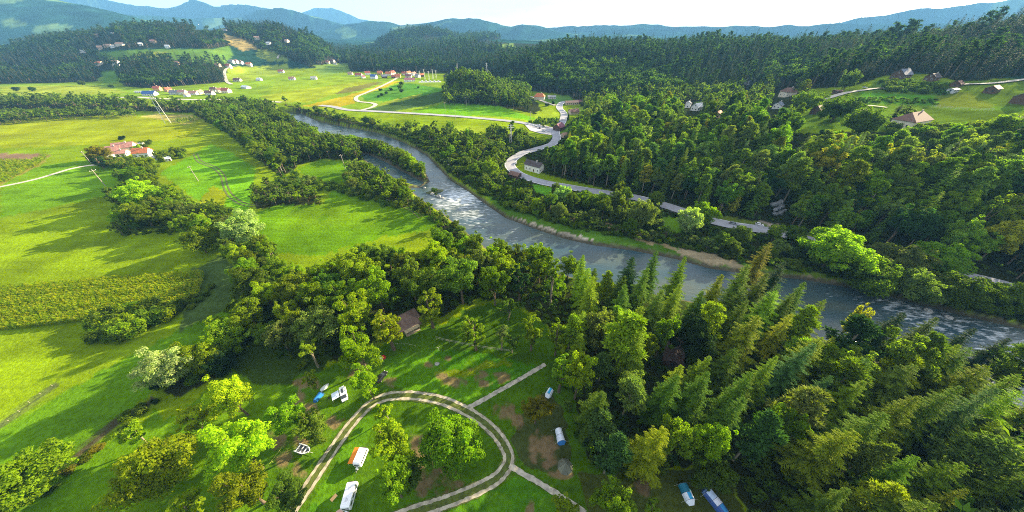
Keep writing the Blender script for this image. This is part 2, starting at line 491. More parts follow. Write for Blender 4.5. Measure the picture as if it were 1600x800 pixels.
# ------------------------------------------------------------------ ground colours
C_MEADOW = (0.128, 0.196, 0.002)
C_LUSH = (0.070, 0.150, 0.002)
C_YELLOW = (0.170, 0.212, 0.003)
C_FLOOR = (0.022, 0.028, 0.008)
C_CAMP = (0.050, 0.110, 0.004)
C_SOIL = (0.155, 0.105, 0.055)
C_STRAW = (0.28, 0.25, 0.07)
C_GRAVEL = (0.36, 0.31, 0.24)
PAINT = [
    # left fields
    (P("-900,800 -900,130 0,190 180,178 300,178 345,200 400,250 330,330 340,420 300,540 200,650 0,900"), C_MEADOW),
    (P("0,185 200,180 330,190 300,215 200,225 0,232"), C_YELLOW),
    (P("-300,200 200,190 170,222 0,230 -300,250"), C_YELLOW),
    (P("250,270 330,225 355,235 400,262 390,330 330,330 290,300"), (0.10, 0.24, 0.006)),
    (P("330,290 355,300 350,325 310,318"), C_YELLOW),
    (P("0,264 150,250 200,258 195,300 0,340"), (0.105, 0.22, 0.006)),
    (P("-200,238 60,240 78,243 55,254 -200,252"), (0.17, 0.115, 0.07)),
    (P("-200,252 50,252 78,243 62,258 0,290 -200,330"), (0.25, 0.23, 0.05)),
    (P("215,182 240,178 300,180 312,186 290,195 255,187"), C_STRAW),
    (P("-400,560 0,520 150,515 260,540 120,610 0,680 -400,900"), C_MEADOW),
    (P("-500,1000 0,660 120,600 300,505 350,470 380,480 330,530 230,620 170,680 60,760 -60,860 -200,1000"), (0.075, 0.165, 0.005)),
    (P("-100,800 90,720 170,690 250,640 270,700 200,800 100,900"), C_LUSH),
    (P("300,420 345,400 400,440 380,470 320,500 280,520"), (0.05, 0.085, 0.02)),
    # ditches beside the field path
    (P("-60,690 0,664 70,610 92,598 96,604 40,650 0,675 -60,706"), (0.07, 0.09, 0.03)),
    (P("0,796 70,748 128,704 180,660 240,618 247,624 186,668 132,712 74,758 6,806"), (0.06, 0.055, 0.028)),
    # meadows by the river
    (P("400,330 430,322 505,318 520,297 560,302 640,325 690,345 670,362 600,370 500,400 430,395 380,360"), (0.080, 0.175, 0.003)),
    (P("466,262 500,250 548,252 552,285 520,288 470,272"), (0.080, 0.175, 0.003)),
    # fields about the village
    (P("0,132 170,130 240,142 330,135 420,122 560,117 690,128 700,165 830,188 700,178 520,168 430,160 330,160 100,150 0,152"), (0.145, 0.235, 0.012)),
    (P("0,135 150,133 200,145 100,150 0,150"), (0.19, 0.24, 0.02)),
    (P("430,126 520,122 560,120 600,127 560,140 480,152 420,150"), (0.16, 0.24, 0.010)),
    (P("405,150 470,140 560,128 590,128 540,142 480,160 430,160"), (0.20, 0.25, 0.012)),
    (P("470,166 540,150 580,138 610,127 628,127 585,142 552,150 556,160 530,168"), (0.30, 0.25, 0.012)),
    (P("588,128 600,128 560,142 520,148 540,138"), (0.13, 0.13, 0.03)),
    (P("565,150 620,132 640,130 690,138 700,142 640,152 600,158 570,157"), (0.06, 0.17, 0.015)),
    (P("570,172 640,155 690,142 702,146 690,160 640,170 600,176"), (0.045, 0.085, 0.02)),
    (P("600,160 660,146 650,152 590,166"), (0.21, 0.25, 0.02)),
    (P("640,176 700,160 780,166 840,186 800,190 700,182"), (0.10, 0.25, 0.006)),
    (P("740,180 800,184 835,190 800,191 720,186"), (0.19, 0.27, 0.008)),
    # meadows at the junction
    (P("838,175 862,170 876,178 872,196 850,198 836,186"), (0.19, 0.27, 0.012)),
    (P("890,170 912,166 915,174 895,176"), (0.17, 0.25, 0.02)),
    (P("850,148 890,150 905,164 870,164 850,156"), (0.08, 0.17, 0.03)),
    (P("700,198 760,200 760,222 715,214"), (0.17, 0.24, 0.015)),
    (P("832,288 870,294 868,306 836,302"), (0.07, 0.20, 0.01)),
    (P("1032,336 1072,344 1068,366 1028,358"), (0.09, 0.19, 0.01)),
    (P("870,205 900,195 905,200 880,215"), (0.10, 0.20, 0.02)),
    # far bank: rank green strip, shingle
    (P("760,304 860,346 960,365 1060,384 1150,408 1250,428 1250,436 1150,428 1060,406 950,386 860,368 780,330"), (0.06, 0.13, 0.012)),
    (P("790,336 830,347 880,362 928,374 930,383 880,375 832,359 796,343"), C_GRAVEL),
    (P("940,352 975,362 1005,380 1030,384 1060,392 1055,386 1010,374 985,360 945,347"), (0.27, 0.21, 0.11)),
    (P("1060,384 1110,396 1160,412 1165,422 1110,412 1060,396"), (0.25, 0.20, 0.12)),
    (P("1238,428 1270,430 1340,446 1420,468 1420,474 1330,452 1240,438"), (0.22, 0.18, 0.11)),
    (P("1188,412 1250,418 1330,436 1340,445 1260,430 1190,426"), (0.10, 0.17, 0.01)),
    (P("1160,342 1215,350 1215,362 1165,356"), (0.33, 0.27, 0.22)),
    (P("1100,332 1180,345 1240,365 1230,374 1170,352 1090,340"), (0.11, 0.15, 0.02)),
    # plateau of houses
    (P("1235,180 1290,160 1345,146 1480,150 1600,165 1600,200 1480,196 1380,205 1240,200"), (0.080, 0.15, 0.010)),
    (P("1345,143 1465,150 1465,166 1345,160"), (0.065, 0.18, 0.012)),
    (P("1462,150 1480,142 1560,148 1555,168 1465,168"), (0.095, 0.125, 0.010)),
    (P("1440,168 1600,175 1600,195 1440,190"), (0.075, 0.125, 0.008)),
    (P("1365,128 1420,122 1480,130 1480,150 1350,145"), (0.065, 0.12, 0.010)),
    (P("1480,128 1640,122 1640,168 1555,166"), (0.070, 0.115, 0.008)),
    (P("1086,158 1112,160 1112,168 1088,168"), (0.12, 0.22, 0.02)),
    # clearings on the left hill
    (P("150,82 210,78 270,76 330,77 358,72 365,84 352,100 300,98 250,90 190,96 150,90"), (0.085, 0.165, 0.02)),
    (P("205,88 235,80 262,82 250,90 215,93"), (0.17, 0.20, 0.03)),
    (P("158,112 182,110 186,128 162,130"), (0.085, 0.175, 0.015)),
    (P("312,37 350,36 350,47 336,44 315,44"), (0.17, 0.20, 0.045)),
    (P("350,52 372,60 392,68 402,76 380,80 360,70 348,60"), (0.26, 0.20, 0.07)),
    (P("355,104 400,104 405,125 372,128 352,122"), (0.17, 0.23, 0.012)),
    (P("400,104 450,100 452,112 420,120 402,118"), (0.17, 0.23, 0.02)),
    (P("404,76 440,84 452,96 420,96 400,86"), (0.13, 0.18, 0.03)),
    (P("490,102 545,98 548,112 500,118"), (0.12, 0.2, 0.03)),
    (P("655,62 690,56 705,60 670,74"), (0.10, 0.17, 0.04)),
    (P("742,68 800,58 806,80 745,80"), (0.12, 0.18, 0.03)),
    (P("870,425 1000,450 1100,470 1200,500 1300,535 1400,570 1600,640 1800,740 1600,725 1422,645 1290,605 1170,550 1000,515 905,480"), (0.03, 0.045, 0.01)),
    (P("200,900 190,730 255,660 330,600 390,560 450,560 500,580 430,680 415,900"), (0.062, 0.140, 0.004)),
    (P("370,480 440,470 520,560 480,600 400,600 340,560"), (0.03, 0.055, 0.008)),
    # camp lawn
    (P("410,900 400,700 440,600 520,570 600,535 700,500 760,470 800,478 850,505 880,560 900,640 920,720 1000,740 1100,735 1150,780 1180,900"), C_CAMP),
    (P("600,560 680,545 800,560 840,575 740,630 640,612 600,600"), (0.05, 0.15, 0.005)),
    (P("680,585 790,560 800,568 690,600"), (0.10, 0.16, 0.006)),
    (P("480,800 560,660 600,640 570,700 540,800"), (0.05, 0.14, 0.005)),
    (P("690,800 780,760 800,740 880,780 900,830 700,850"), (0.05, 0.14, 0.006)),
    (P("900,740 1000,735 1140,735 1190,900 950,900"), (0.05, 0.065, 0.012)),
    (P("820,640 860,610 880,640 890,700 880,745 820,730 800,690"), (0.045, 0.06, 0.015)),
]
SPOTS = [  # worn brown patches on the camp lawn: u, v, half width px, half height px
    (711,597,17,8),(752,588,11,12),(783,590,14,8),(700,560,6,4),(735,577,8,4),(790,642,18,14),(690,588,10,6),(846,700,24,26),(808,655,10,14),(858,722,12,10),(668,748,36,26),(700,740,26,30),
    (470,690,22,12),(465,735,14,12),(487,640,14,10),(430,690,20,14),(445,720,16,16),(468,622,10,14),(828,792,8,14),(520,660,16,10),(555,590,12,10),(845,636,14,16),(1005,760,14,14),
    (610,598,12,7),(760,600,12,7),(655,700,16,22),(560,575,18,12),(480,600,20,10),(880,740,20,8),(670,570,8,4)]

def ground_colour(X, Y, Z):
    n = len(X)
    r = np.hypot(X, Y)
    u, v, dep = proj(X, Y, Z)
    jit = np.clip(60.0 / r, 0.05, 1) * 3.0
    uj = u + (vnoise(X * 40, Y * 40, 60) - 0.5) * 4 * jit
    vj = v + (vnoise(X * 40 + 31, Y * 40, 60) - 0.5) * 4 * jit
    front = Y > -5
    c = np.tile(np.array(C_MEADOW), (n, 1))
    hill = (r > 430) & (Z > 5) | (r > 1050)
    # hills: forest with scattered meadows
    q = vnoise(X, Y, 260) * 0.6 + vnoise(X + 400, Y, 110) * 0.4
    c[hill] = (0.012, 0.040, 0.026)
    mead = hill & (q > 0.71) & (r > 1500)
    c[mead] = (0.08, 0.14, 0.05)
    far_k = hill & (r > 1300)
    c[far_k] *= (0.45 + 1.1 * vnoise(X, Y, 75) * (0.6 + 0.8 * vnoise(X + 5, Y, 28)))[far_k][:, None]
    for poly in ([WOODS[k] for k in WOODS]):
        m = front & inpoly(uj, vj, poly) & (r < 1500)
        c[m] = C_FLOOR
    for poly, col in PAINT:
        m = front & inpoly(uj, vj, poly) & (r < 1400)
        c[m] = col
    for (a, b, w, h) in SPOTS:
        d = ((u - a) / w) ** 2 + ((v - b) / h) ** 2 + (vnoise(X, Y, 1.3) - 0.5) * 1.6 + (vnoise(X, Y, 0.5) - 0.5) * 0.8
        m = smooth(1.25 - d)[:, None] * 0.85 * (front & (r < 150))[:, None]
        c = c * (1 - m) + np.array(C_SOIL) * m
    # patchy grass
    k = (vnoise(X, Y, 14) - 0.5) * 0.35 + (vnoise(X + 50, Y, 4.0) - 0.5) * 0.3 + (vnoise(X, Y + 70, 45) - 0.5) * 0.25
    c = c * (1 + k * np.where(hill, 0.6, 1.0))[:, None]
    yk = smooth((vnoise(X + 300, Y, 30) - 0.45) * 3)[:, None] * np.array([0.016, 0.010, 0.0])
    grass = (c[:, 1] > 0.14)[:, None]
    c = c + yk * grass
    # river bed and banks
    m = (Z < -0.75) & (r < 900)
    c[m] = (0.075, 0.068, 0.045)
    m = (Z < -0.45) & (Z >= -0.75) & (r < 900)
    c[m] = c[m] * 0.4 + np.array((0.13, 0.115, 0.07)) * 0.6
    return np.clip(c, 0.004, 0.9)

az = np.concatenate([np.linspace(-math.pi, R(-70), 24)[:-1], np.linspace(R(-70), R(70), 520), np.linspace(R(70), math.pi, 24)[1:-1]])
rr = np.concatenate([[0.5, 3.0], np.geomspace(7.0, 7600.0, 740)])
na, nr = len(az), len(rr)
A, RR = np.meshgrid(az, rr)
GX = (np.sin(A) * RR).ravel(); GY = (np.cos(A) * RR).ravel()
GZ = height(GX, GY)
i = np.arange(nr - 1)[:, None] * na; j = np.arange(na)[None, :]; jn = (j + 1) % na
Q = np.stack([i + j, i + jn, i + na + jn, i + na + j], -1).reshape(-1, 4)
gm, n, l, b = nodemat("ground")
at_n = n.new("ShaderNodeVertexColor"); at_n.layer_name = "Col"
tc = n.new("ShaderNodeTexCoord")
n1 = n.new("ShaderNodeTexNoise"); n1.inputs['Scale'].default_value = 1.1; n1.inputs['Detail'].default_value = 8; n1.inputs['Roughness'].default_value = 0.65
n2 = n.new("ShaderNodeTexNoise"); n2.inputs['Scale'].default_value = 0.045; n2.inputs['Detail'].default_value = 10; n2.inputs['Roughness'].default_value = 0.6
mp = n.new("ShaderNodeMapping"); mp.inputs['Rotation'].default_value = (0, 0, R(28)); mp.inputs['Scale'].default_value = (0.06, 0.9, 1)
n3 = n.new("ShaderNodeTexNoise"); n3.inputs['Scale'].default_value = 0.5; n3.inputs['Detail'].default_value = 5
l.new(tc.outputs['Object'], mp.inputs['Vector']); l.new(mp.outputs[0], n3.inputs['Vector'])
val = None
for nn, lo, hi in ((n1, 0.70, 1.30), (n2, 0.75, 1.25), (n3, 0.86, 1.14)):
    if nn is not n3: l.new(tc.outputs['Object'], nn.inputs['Vector'])
    mr = n.new("ShaderNodeMapRange"); mr.inputs['From Min'].default_value = 0.3; mr.inputs['From Max'].default_value = 0.7
    mr.inputs['To Min'].default_value = lo; mr.inputs['To Max'].default_value = hi
    l.new(nn.outputs['Fac'], mr.inputs['Value'])
    if val is None: val = mr.outputs[0]
    else:
        mm = n.new("ShaderNodeMath"); mm.operation = 'MULTIPLY'; l.new(val, mm.inputs[0]); l.new(mr.outputs[0], mm.inputs[1]); val = mm.outputs[0]
sc_ = n.new("ShaderNodeVectorMath"); sc_.operation = 'SCALE'
l.new(at_n.outputs['Color'], sc_.inputs[0]); l.new(val, sc_.inputs['Scale']); l.new(sc_.outputs[0], b.inputs['Base Color'])
b.inputs['Roughness'].default_value = 1.0; b.inputs['Specular IOR Level'].default_value = 0.0
bp = n.new("ShaderNodeBump"); bp.inputs['Strength'].default_value = 0.6; bp.inputs['Distance'].default_value = 0.35
l.new(n1.outputs['Fac'], bp.inputs['Height']); l.new(bp.outputs[0], b.inputs['Normal'])
gme = np_mesh("ground", np.stack([GX, GY, GZ], 1), [Q], [gm], smooth_shade=True)
ca = gme.color_attributes.new("Col", 'FLOAT_COLOR', 'POINT')
gc = ground_colour(GX, GY, GZ)
ca.data.foreach_set("color", np.concatenate([gc, np.ones((len(gc), 1))], 1).astype(np.float32).ravel())
tag(mesh_obj("ground", gme), "grassy valley floor, wooded hills and far mountains", kind="structure")

# ------------------------------------------------------------------ water
def resample(pts, n_):
    pts = np.asarray(pts, float); s = np.concatenate([[0], np.cumsum(np.hypot(*np.diff(pts, axis=0).T))])
    t = np.linspace(0, s[-1], n_)
    return np.stack([np.interp(t, s, pts[:, 0]), np.interp(t, s, pts[:, 1])], 1)

def catmull(pts, step):
    pts = np.asarray(pts, float); out = []
    p = np.vstack([2 * pts[0] - pts[1], pts, 2 * pts[-1] - pts[-2]])
    for k in range(1, len(p) - 2):
        m_ = max(2, int(np.hypot(*(p[k + 1] - p[k])) / step))
        for t in np.linspace(0, 1, m_, endpoint=False):
            out.append(0.5 * (2 * p[k] + (p[k + 1] - p[k - 1]) * t + (2 * p[k - 1] - 5 * p[k] + 4 * p[k + 1] - p[k + 2]) * t * t + (3 * p[k] - p[k - 1] - 3 * p[k + 1] + p[k + 2]) * t ** 3))
    out.append(pts[-1])
    return np.array(out)

wm, n, l, b = nodemat("river water")
at_n = n.new("ShaderNodeVertexColor"); at_n.layer_name = "Foam"
tc = n.new("ShaderNodeTexCoord")
mp = n.new("ShaderNodeMapping"); mp.inputs['Rotation'].default_value = (0, 0, R(40)); mp.inputs['Scale'].default_value = (0.42, 1.25, 1)
l.new(tc.outputs['Object'], mp.inputs['Vector'])
n1 = n.new("ShaderNodeTexNoise"); n1.inputs['Scale'].default_value = 0.75; n1.inputs['Detail'].default_value = 6; n1.inputs['Roughness'].default_value = 0.62
l.new(mp.outputs[0], n1.inputs['Vector'])
n4 = n.new("ShaderNodeTexNoise"); n4.inputs['Scale'].default_value = 0.1; n4.inputs['Detail'].default_value = 5
l.new(mp.outputs[0], n4.inputs['Vector'])
bp = n.new("ShaderNodeBump"); bp.inputs['Strength'].default_value = 0.5; bp.inputs['Distance'].default_value = 0.3
l.new(n1.outputs['Fac'], bp.inputs['Height']); l.new(bp.outputs[0], b.inputs['Normal'])
ad = n.new("ShaderNodeMath"); ad.operation = 'MULTIPLY_ADD'; ad.inputs[1].default_value = 0.55
l.new(at_n.outputs['Color'], ad.inputs[0]); l.new(n1.outputs['Fac'], ad.inputs[2])
fr = n.new("ShaderNodeMapRange"); fr.inputs['From Min'].default_value = 0.76; fr.inputs['From Max'].default_value = 1.05
l.new(ad.outputs[0], fr.inputs['Value'])
dc = n.new("ShaderNodeMixRGB"); dc.inputs[1].default_value = (0.030, 0.062, 0.078, 1); dc.inputs[2].default_value = (0.060, 0.080, 0.070, 1)
dr = n.new("ShaderNodeMapRange"); dr.inputs['From Min'].default_value = 0.4; dr.inputs['From Max'].default_value = 0.65
l.new(n4.outputs['Fac'], dr.inputs['Value']); l.new(dr.outputs[0], dc.inputs[0])
mx = n.new("ShaderNodeMixRGB"); mx.inputs[2].default_value = (0.80, 0.85, 0.88, 1)
l.new(fr.outputs[0], mx.inputs[0]); l.new(dc.outputs[0], mx.inputs[1]); l.new(mx.outputs[0], b.inputs['Base Color'])
rm = n.new("ShaderNodeMapRange"); rm.inputs['To Min'].default_value = 0.15; rm.inputs['To Max'].default_value = 0.7
l.new(fr.outputs[0], rm.inputs['Value']); l.new(rm.outputs[0], b.inputs['Roughness'])
b.inputs['IOR'].default_value = 1.33; b.inputs['Specular IOR Level'].default_value = 0.65
NB, NW = 260, 18
a = resample(nb, NB); c_ = resample(fb, NB)
d = c_ - a; d /= np.linalg.norm(d, axis=1)[:, None]
a = a - d * 5; c_ = c_ + d * 5
t = np.linspace(0, 1, NW)[None, :, None]
W = (a[:, None] * (1 - t) + c_[:, None] * t).reshape(-1, 2)
V = np.concatenate([W, np.full((len(W), 1), WATER_Z)], 1)
i = np.arange(NB - 1)[:, None] * NW; j = np.arange(NW - 1)[None]
Q = np.stack([i + j, i + j + 1, i + NW + j + 1, i + NW + j], -1).reshape(-1, 4)
wme = np_mesh("river", V, [Q], [wm])
fo = 0.05 + 0.12 * vnoise(W[:, 0], W[:, 1], 14)
for (u, v, rad, s) in ((722,308,12,.62),(700,318,8,.5),(735,335,10,.45),(745,348,8,.35),(1455,492,9,.42),(1480,505,9,.42),(1500,512,8,.35),(1400,478,10,.4),(1550,525,12,.42),(1430,490,9,.5),(780,372,12,.3),(1350,480,12,.3),(690,290,6,.4),(530,205,15,.3),(660,250,10,.25)):
    q = flat(u, v, WATER_Z)
    fo = np.maximum(fo, 0.2 * s + s * np.exp(-((W[:, 0] - q[0]) ** 2 + (W[:, 1] - q[1]) ** 2) / (2 * rad ** 2)))
ca = wme.color_attributes.new("Foam", 'FLOAT_COLOR', 'POINT')
ca.data.foreach_set("color", np.stack([fo, fo, fo, np.ones_like(fo)], 1).astype(np.float32).ravel())
tag(mesh_obj("river", wme), "shallow river with white riffles winding through the valley", kind="structure")
bw = np.array(BACKWATER); cen = bw.mean(0)
bw = cen + (bw - cen) * 1.12
V = [(p[0], p[1], WATER_Z - 0.006) for p in bw]
m_ = MB(); m_.add(V, [tuple(range(len(V)))])
me = m_.mesh("river_backwater", wm)
import bmesh
bm = bmesh.new(); bm.from_mesh(me); bmesh.ops.triangulate(bm, faces=bm.faces); bm.to_mesh(me); bm.free()
tag(mesh_obj("river_backwater", me), "dark still backwater behind the wooded spit", kind="structure")

# ------------------------------------------------------------------ roads, lanes, tracks
def ribbon(name, pix, width, mat, lift=0.05, label=None, offset=0.0, step=2.0, rough=0.0, cross=3, world_pts=None):
    pts = np.array([at(u, v)[:2] for u, v in P(pix)]) if world_pts is None else np.asarray(world_pts)
    c = catmull(pts, step)
    tg = np.gradient(c, axis=0); tg /= np.linalg.norm(tg, axis=1)[:, None] + 1e-9
    nm = np.stack([tg[:, 1], -tg[:, 0]], 1)
    s = np.linspace(-0.5, 0.5, cross)
    wv = width * (1 + rough * (rng.random(len(c)) - 0.5))
    oo = offset + rough * 0.4 * width * (rng.random(len(c)) - 0.5)
    rows = c[:, None, :] + nm[:, None, :] * (s[None, :, None] * wv[:, None, None] + np.broadcast_to(oo, (len(c),))[:, None, None])
    X = rows[..., 0].ravel(); Y = rows[..., 1].ravel()
    Z = height(X, Y).reshape(len(c), cross)
    if lift > 0.2: Z[:] = Z.max(1)[:, None]
    Z = (Z + lift).ravel()
    i = np.arange(len(c) - 1)[:, None] * cross; j = np.arange(cross - 1)[None]
    Q = np.stack([i + j, i + cross + j, i + cross + j + 1, i + j + 1], -1).reshape(-1, 4)
    return tag(mesh_obj(name, np_mesh(name, np.stack([X, Y, Z], 1), [Q], [mat], smooth_shade=True)), label, kind="structure")

ASPH = plain("asphalt", (0.30, 0.30, 0.33), 0.95, vary=0.16, scale=0.3, spec=0.1)
LANE = plain("pale lane", (0.44, 0.40, 0.34), 0.95, vary=0.18, scale=0.4, spec=0.1)
DIRT = plain("rut gravel", (0.36, 0.32, 0.24), 0.95, vary=0.45, scale=1.1)
PATHM = plain("path gravel", (0.34, 0.31, 0.25), 0.95, vary=0.4, scale=1.1)
PAINTW = plain("road paint", (0.75, 0.75, 0.74), 0.7, vary=0.06)
MAIN = "500,165 520,167 545,172 600,175 700,181 760,186 800,190 830,195 868,207"
VALLEY = "905,157 880,160 874,168 881,178 879,190 872,200 868,207 870,216 862,226 840,233 812,243 799,252 797,260 805,269 820,277 850,286 900,295 950,304 1000,313 1050,327 1100,343 1150,354 1190,360 1260,376 1320,392 1400,412 1515,437 1600,458 1700,488"
ribbon("road", MAIN, 6.5, ASPH, 0.30, "pale main road along the foot of the village fields", step=4)
ribbon("road", VALLEY, 6.6, ASPH, 0.34, "grey asphalt road curving round the wooded slope beside the river", step=3)
for off in (-2.95, 2.95):
    ribbon("road_marking", VALLEY, 0.28, PAINTW, 0.36, "white edge line of the asphalt road", offset=off, step=3, cross=2)
ribbon("lane", "622,121 610,128 598,134 575,144 560,150 556,155 562,159 580,161 587,164 578,169 558,174", 4.5, LANE, 0.25, "pale lane curving down from the village", step=4)
ribbon("lane", "868,165 855,161 845,157 832,152 812,148", 4.5, LANE, 0.3, "lane to the red-roofed house", step=4)
ribbon("lane", "1262,166 1275,160 1300,152 1325,145 1345,142 1370,139 1400,141", 4, LANE, 0.4, "pale lane across the plateau of houses", step=3)
ribbon("lane", "1335,165 1360,166 1385,169", 2.5, LANE, 0.4, "short pale track behind the large bush", step=3)
ribbon("lane", "1500,133 1550,131 1610,124 1700,118", 3.5, LANE, 0.5, "pale track high on the right hillside", step=3)
ribbon("lane", "372,104 358,107 352,112 352,120 355,128 362,132", 4.5, LANE, 0.4, "pale lane climbing to the upper hamlet", step=4)
ribbon("lane", "434,92 436,87 446,84", 4, LANE, 0.6, "bend of pale lane on the left hill", step=4)
ribbon("lane", "180,153 215,152 240,154 300,156 380,156 440,160", 5, LANE, 0.25, "pale road past the row of houses", step=5)
ribbon("lane", "-60,304 0,292 30,286 60,279 90,270 110,264 130,260 146,258 165,257", 2.6, LANE, 0.06, "pale farm track across the left field", step=2)
LOOP = "440,826 455,800 478,766 500,733 520,703 542,672 560,650 580,631 602,621 628,618 655,619 690,626 722,639 752,657 775,678 790,700 795,716 788,735 768,753 735,769 695,785 640,803 600,820"
ribbon("track", LOOP, 2.4, plain("track verge", (0.075, 0.100, 0.012), 0.95, vary=0.4, scale=1.5), 0.045, "worn grass strip of the camp loop track", step=0.8, rough=0.25)
for off in (-0.78, 0.78):
    ribbon("track_rut", LOOP, 0.58, DIRT, 0.075, "pale gravel rut of the camp loop track", offset=off, step=0.45, rough=0.5)
ribbon("path", "732,637 760,622 790,605 820,588 852,569", 1.0, PATHM, 0.06, "straight gravel path leading up to the conifers", step=0.5, rough=0.32)
ribbon("path", "796,727 815,739 840,753 862,767 885,781 915,802", 0.95, PATHM, 0.06, "straight gravel path leading down past the hedge", step=0.5, rough=0.32)
WHEEL = plain("wheel marks", (0.085, 0.105, 0.02), 0.95, vary=0.3)
for off in (-0.9, 0.9):
    ribbon("wheel_track", "305,240 312,252 335,262 348,275 352,290 360,305 378,318 400,322", 0.7, WHEEL, 0.05, "faint wheel mark curving over the meadow", offset=off, step=1.5, rough=0.3)
    ribbon("wheel_track", "560,304 600,312 640,326 658,340", 0.6, WHEEL, 0.05, "faint wheel mark round the river meadow", offset=off, step=1.5, rough=0.3)
# parking place at the junction
pk = [at(u, v)[:2] for u, v in P("818,193 846,195 866,200 872,208 866,212 845,209 828,204")]
m_ = MB(); m_.add([(p[0], p[1], hz(*p) + 0.22) for p in pk], [tuple(range(len(pk)))])
tag(m_.build("parking_place", plain("parking gravel", (0.44, 0.41, 0.40), 0.9, vary=0.15, scale=0.2)), "grey parking place at the road junction", kind="structure")
# ------------------------------------------------------------------ plant shapes (crowns of single leaf sprays on limbs)
def unit(a):
    return a / (np.linalg.norm(a, axis=-1, keepdims=True) + 1e-9)

def leaf_quads(c, nrm, s, elong=1.0, along=None):
    n_ = len(c)
    rv = rng.normal(size=(n_, 3)) if along is None else along
    t = unit(np.cross(nrm, np.cross(rv, nrm)) + 1e-6)
    b_ = unit(np.cross(nrm, t))
    s = np.broadcast_to(np.asarray(s, float), (n_,))[:, None]
    bend = nrm * s * 0.25
    return np.stack([c - t * s * elong, c - b_ * s * 0.62 + bend, c + t * s * elong, c + b_ * s * 0.62 + bend], 1)

def quads_to_mesh(name, q, mats, trunk=None, trunk_mi=1):
    V = q.reshape(-1, 3); Fq = np.arange(len(V)).reshape(-1, 4)
    idx = np.zeros(len(Fq), int)
    if trunk is not None:
        tv, tf = trunk
        Fq2 = np.array(tf) + len(V)
        V = np.vstack([V, tv]); idx = np.concatenate([idx, np.full(len(tf), trunk_mi)]); Fq = np.vstack([Fq, Fq2])
    return np_mesh(name, V, [Fq], mats, idx)

def merge_tubes(ts):
    V, Fs = [], []
    for v, f in ts:
        o = len(V); V += list(v); Fs += [tuple(i + o for i in q) for q in f]
    return np.array(V), Fs

def broadleaf(H=15.0, Rad=4.6, base=0.28, clumps=72, leaves=230, leaf=0.225, lobes=0.4, flat_top=0.0, seg=5, sparse=1.0, gap=0.0):
    """crown of leaf clumps carried on limbs; returns (crown quads, trunk tubes)"""
    zc = H * (base + 1) / 2; hz_ = H * (1 - base) / 2
    ph = rng.random(4) * 6.28
    cs, rs = [], []
    while len(cs) < clumps:
        d = unit(rng.normal(size=3)); az_ = math.atan2(d[1], d[0])
        lump = 1 - lobes * 0.5 + lobes * 0.5 * (math.sin(2 * az_ + ph[0] + 2 * d[2]) + math.sin(3 * az_ + ph[1] - 3 * d[2])) / 1.3 + rng.normal() * 0.08
        rad = (0.35 + 0.65 * rng.random() ** 0.5) * lump
        p = np.array((d[0] * Rad * rad, d[1] * Rad * rad, zc + d[2] * hz_ * rad * (1 - flat_top * (d[2] > 0))))
        w = 1 - 0.35 * max(0, d[2])
        cr = Rad * rng.uniform(0.13, 0.29) * w
        if p[2] < H * base * 0.8: continue
        cs.append(p); rs.append(cr)
    cs = np.array(cs); rs = np.array(rs)
    out = []
    for c, r_ in zip(cs, rs):
        k = int(leaves * (r_ / (Rad * 0.25)) ** 2 * rng.uniform(0.7, 1.2) * sparse)
        d = unit(rng.normal(size=(k, 3)) + (0, 0, 0.35))
        pos = c + d * r_ * rng.uniform(0.55, 1.12, size=(k, 1)) * (1, 1, 0.8)
        pos += 0.15 * r_ * np.sin(pos * 9 / Rad + ph[:3])
        nn = unit(d + (0, 0, 0.3) + rng.normal(size=(k, 3)) * 0.55)
        out.append(leaf_quads(pos, nn, leaf * rng.uniform(0.6, 1.25, k), 1.1))
    q = np.concatenate(out)
    th = H * (base + 0.25)
    lean = rng.normal(size=2) * 0.25
    tr = [tube([(0, 0, -0.4), (0.05, 0, H * 0.12), (lean[0] * 0.5, lean[1] * 0.5, th * 0.7), (lean[0], lean[1], H * 0.72)], [H * 0.022, H * 0.017, H * 0.013, H * 0.004], 7)]
    order = rng.permutation(len(cs))[:9]
    for k in order:
        z0 = H * rng.uniform(base * 0.7, 0.5); p0 = np.array((lean[0] * 0.4, lean[1] * 0.4, z0)); p2 = cs[k]
        pm = (p0 + p2) / 2 + (0, 0, 0.08 * H * rng.random())
        tr.append(tube([p0, pm, p2], [H * 0.008, H * 0.005, H * 0.0015], seg))
    return q, merge_tubes(tr)

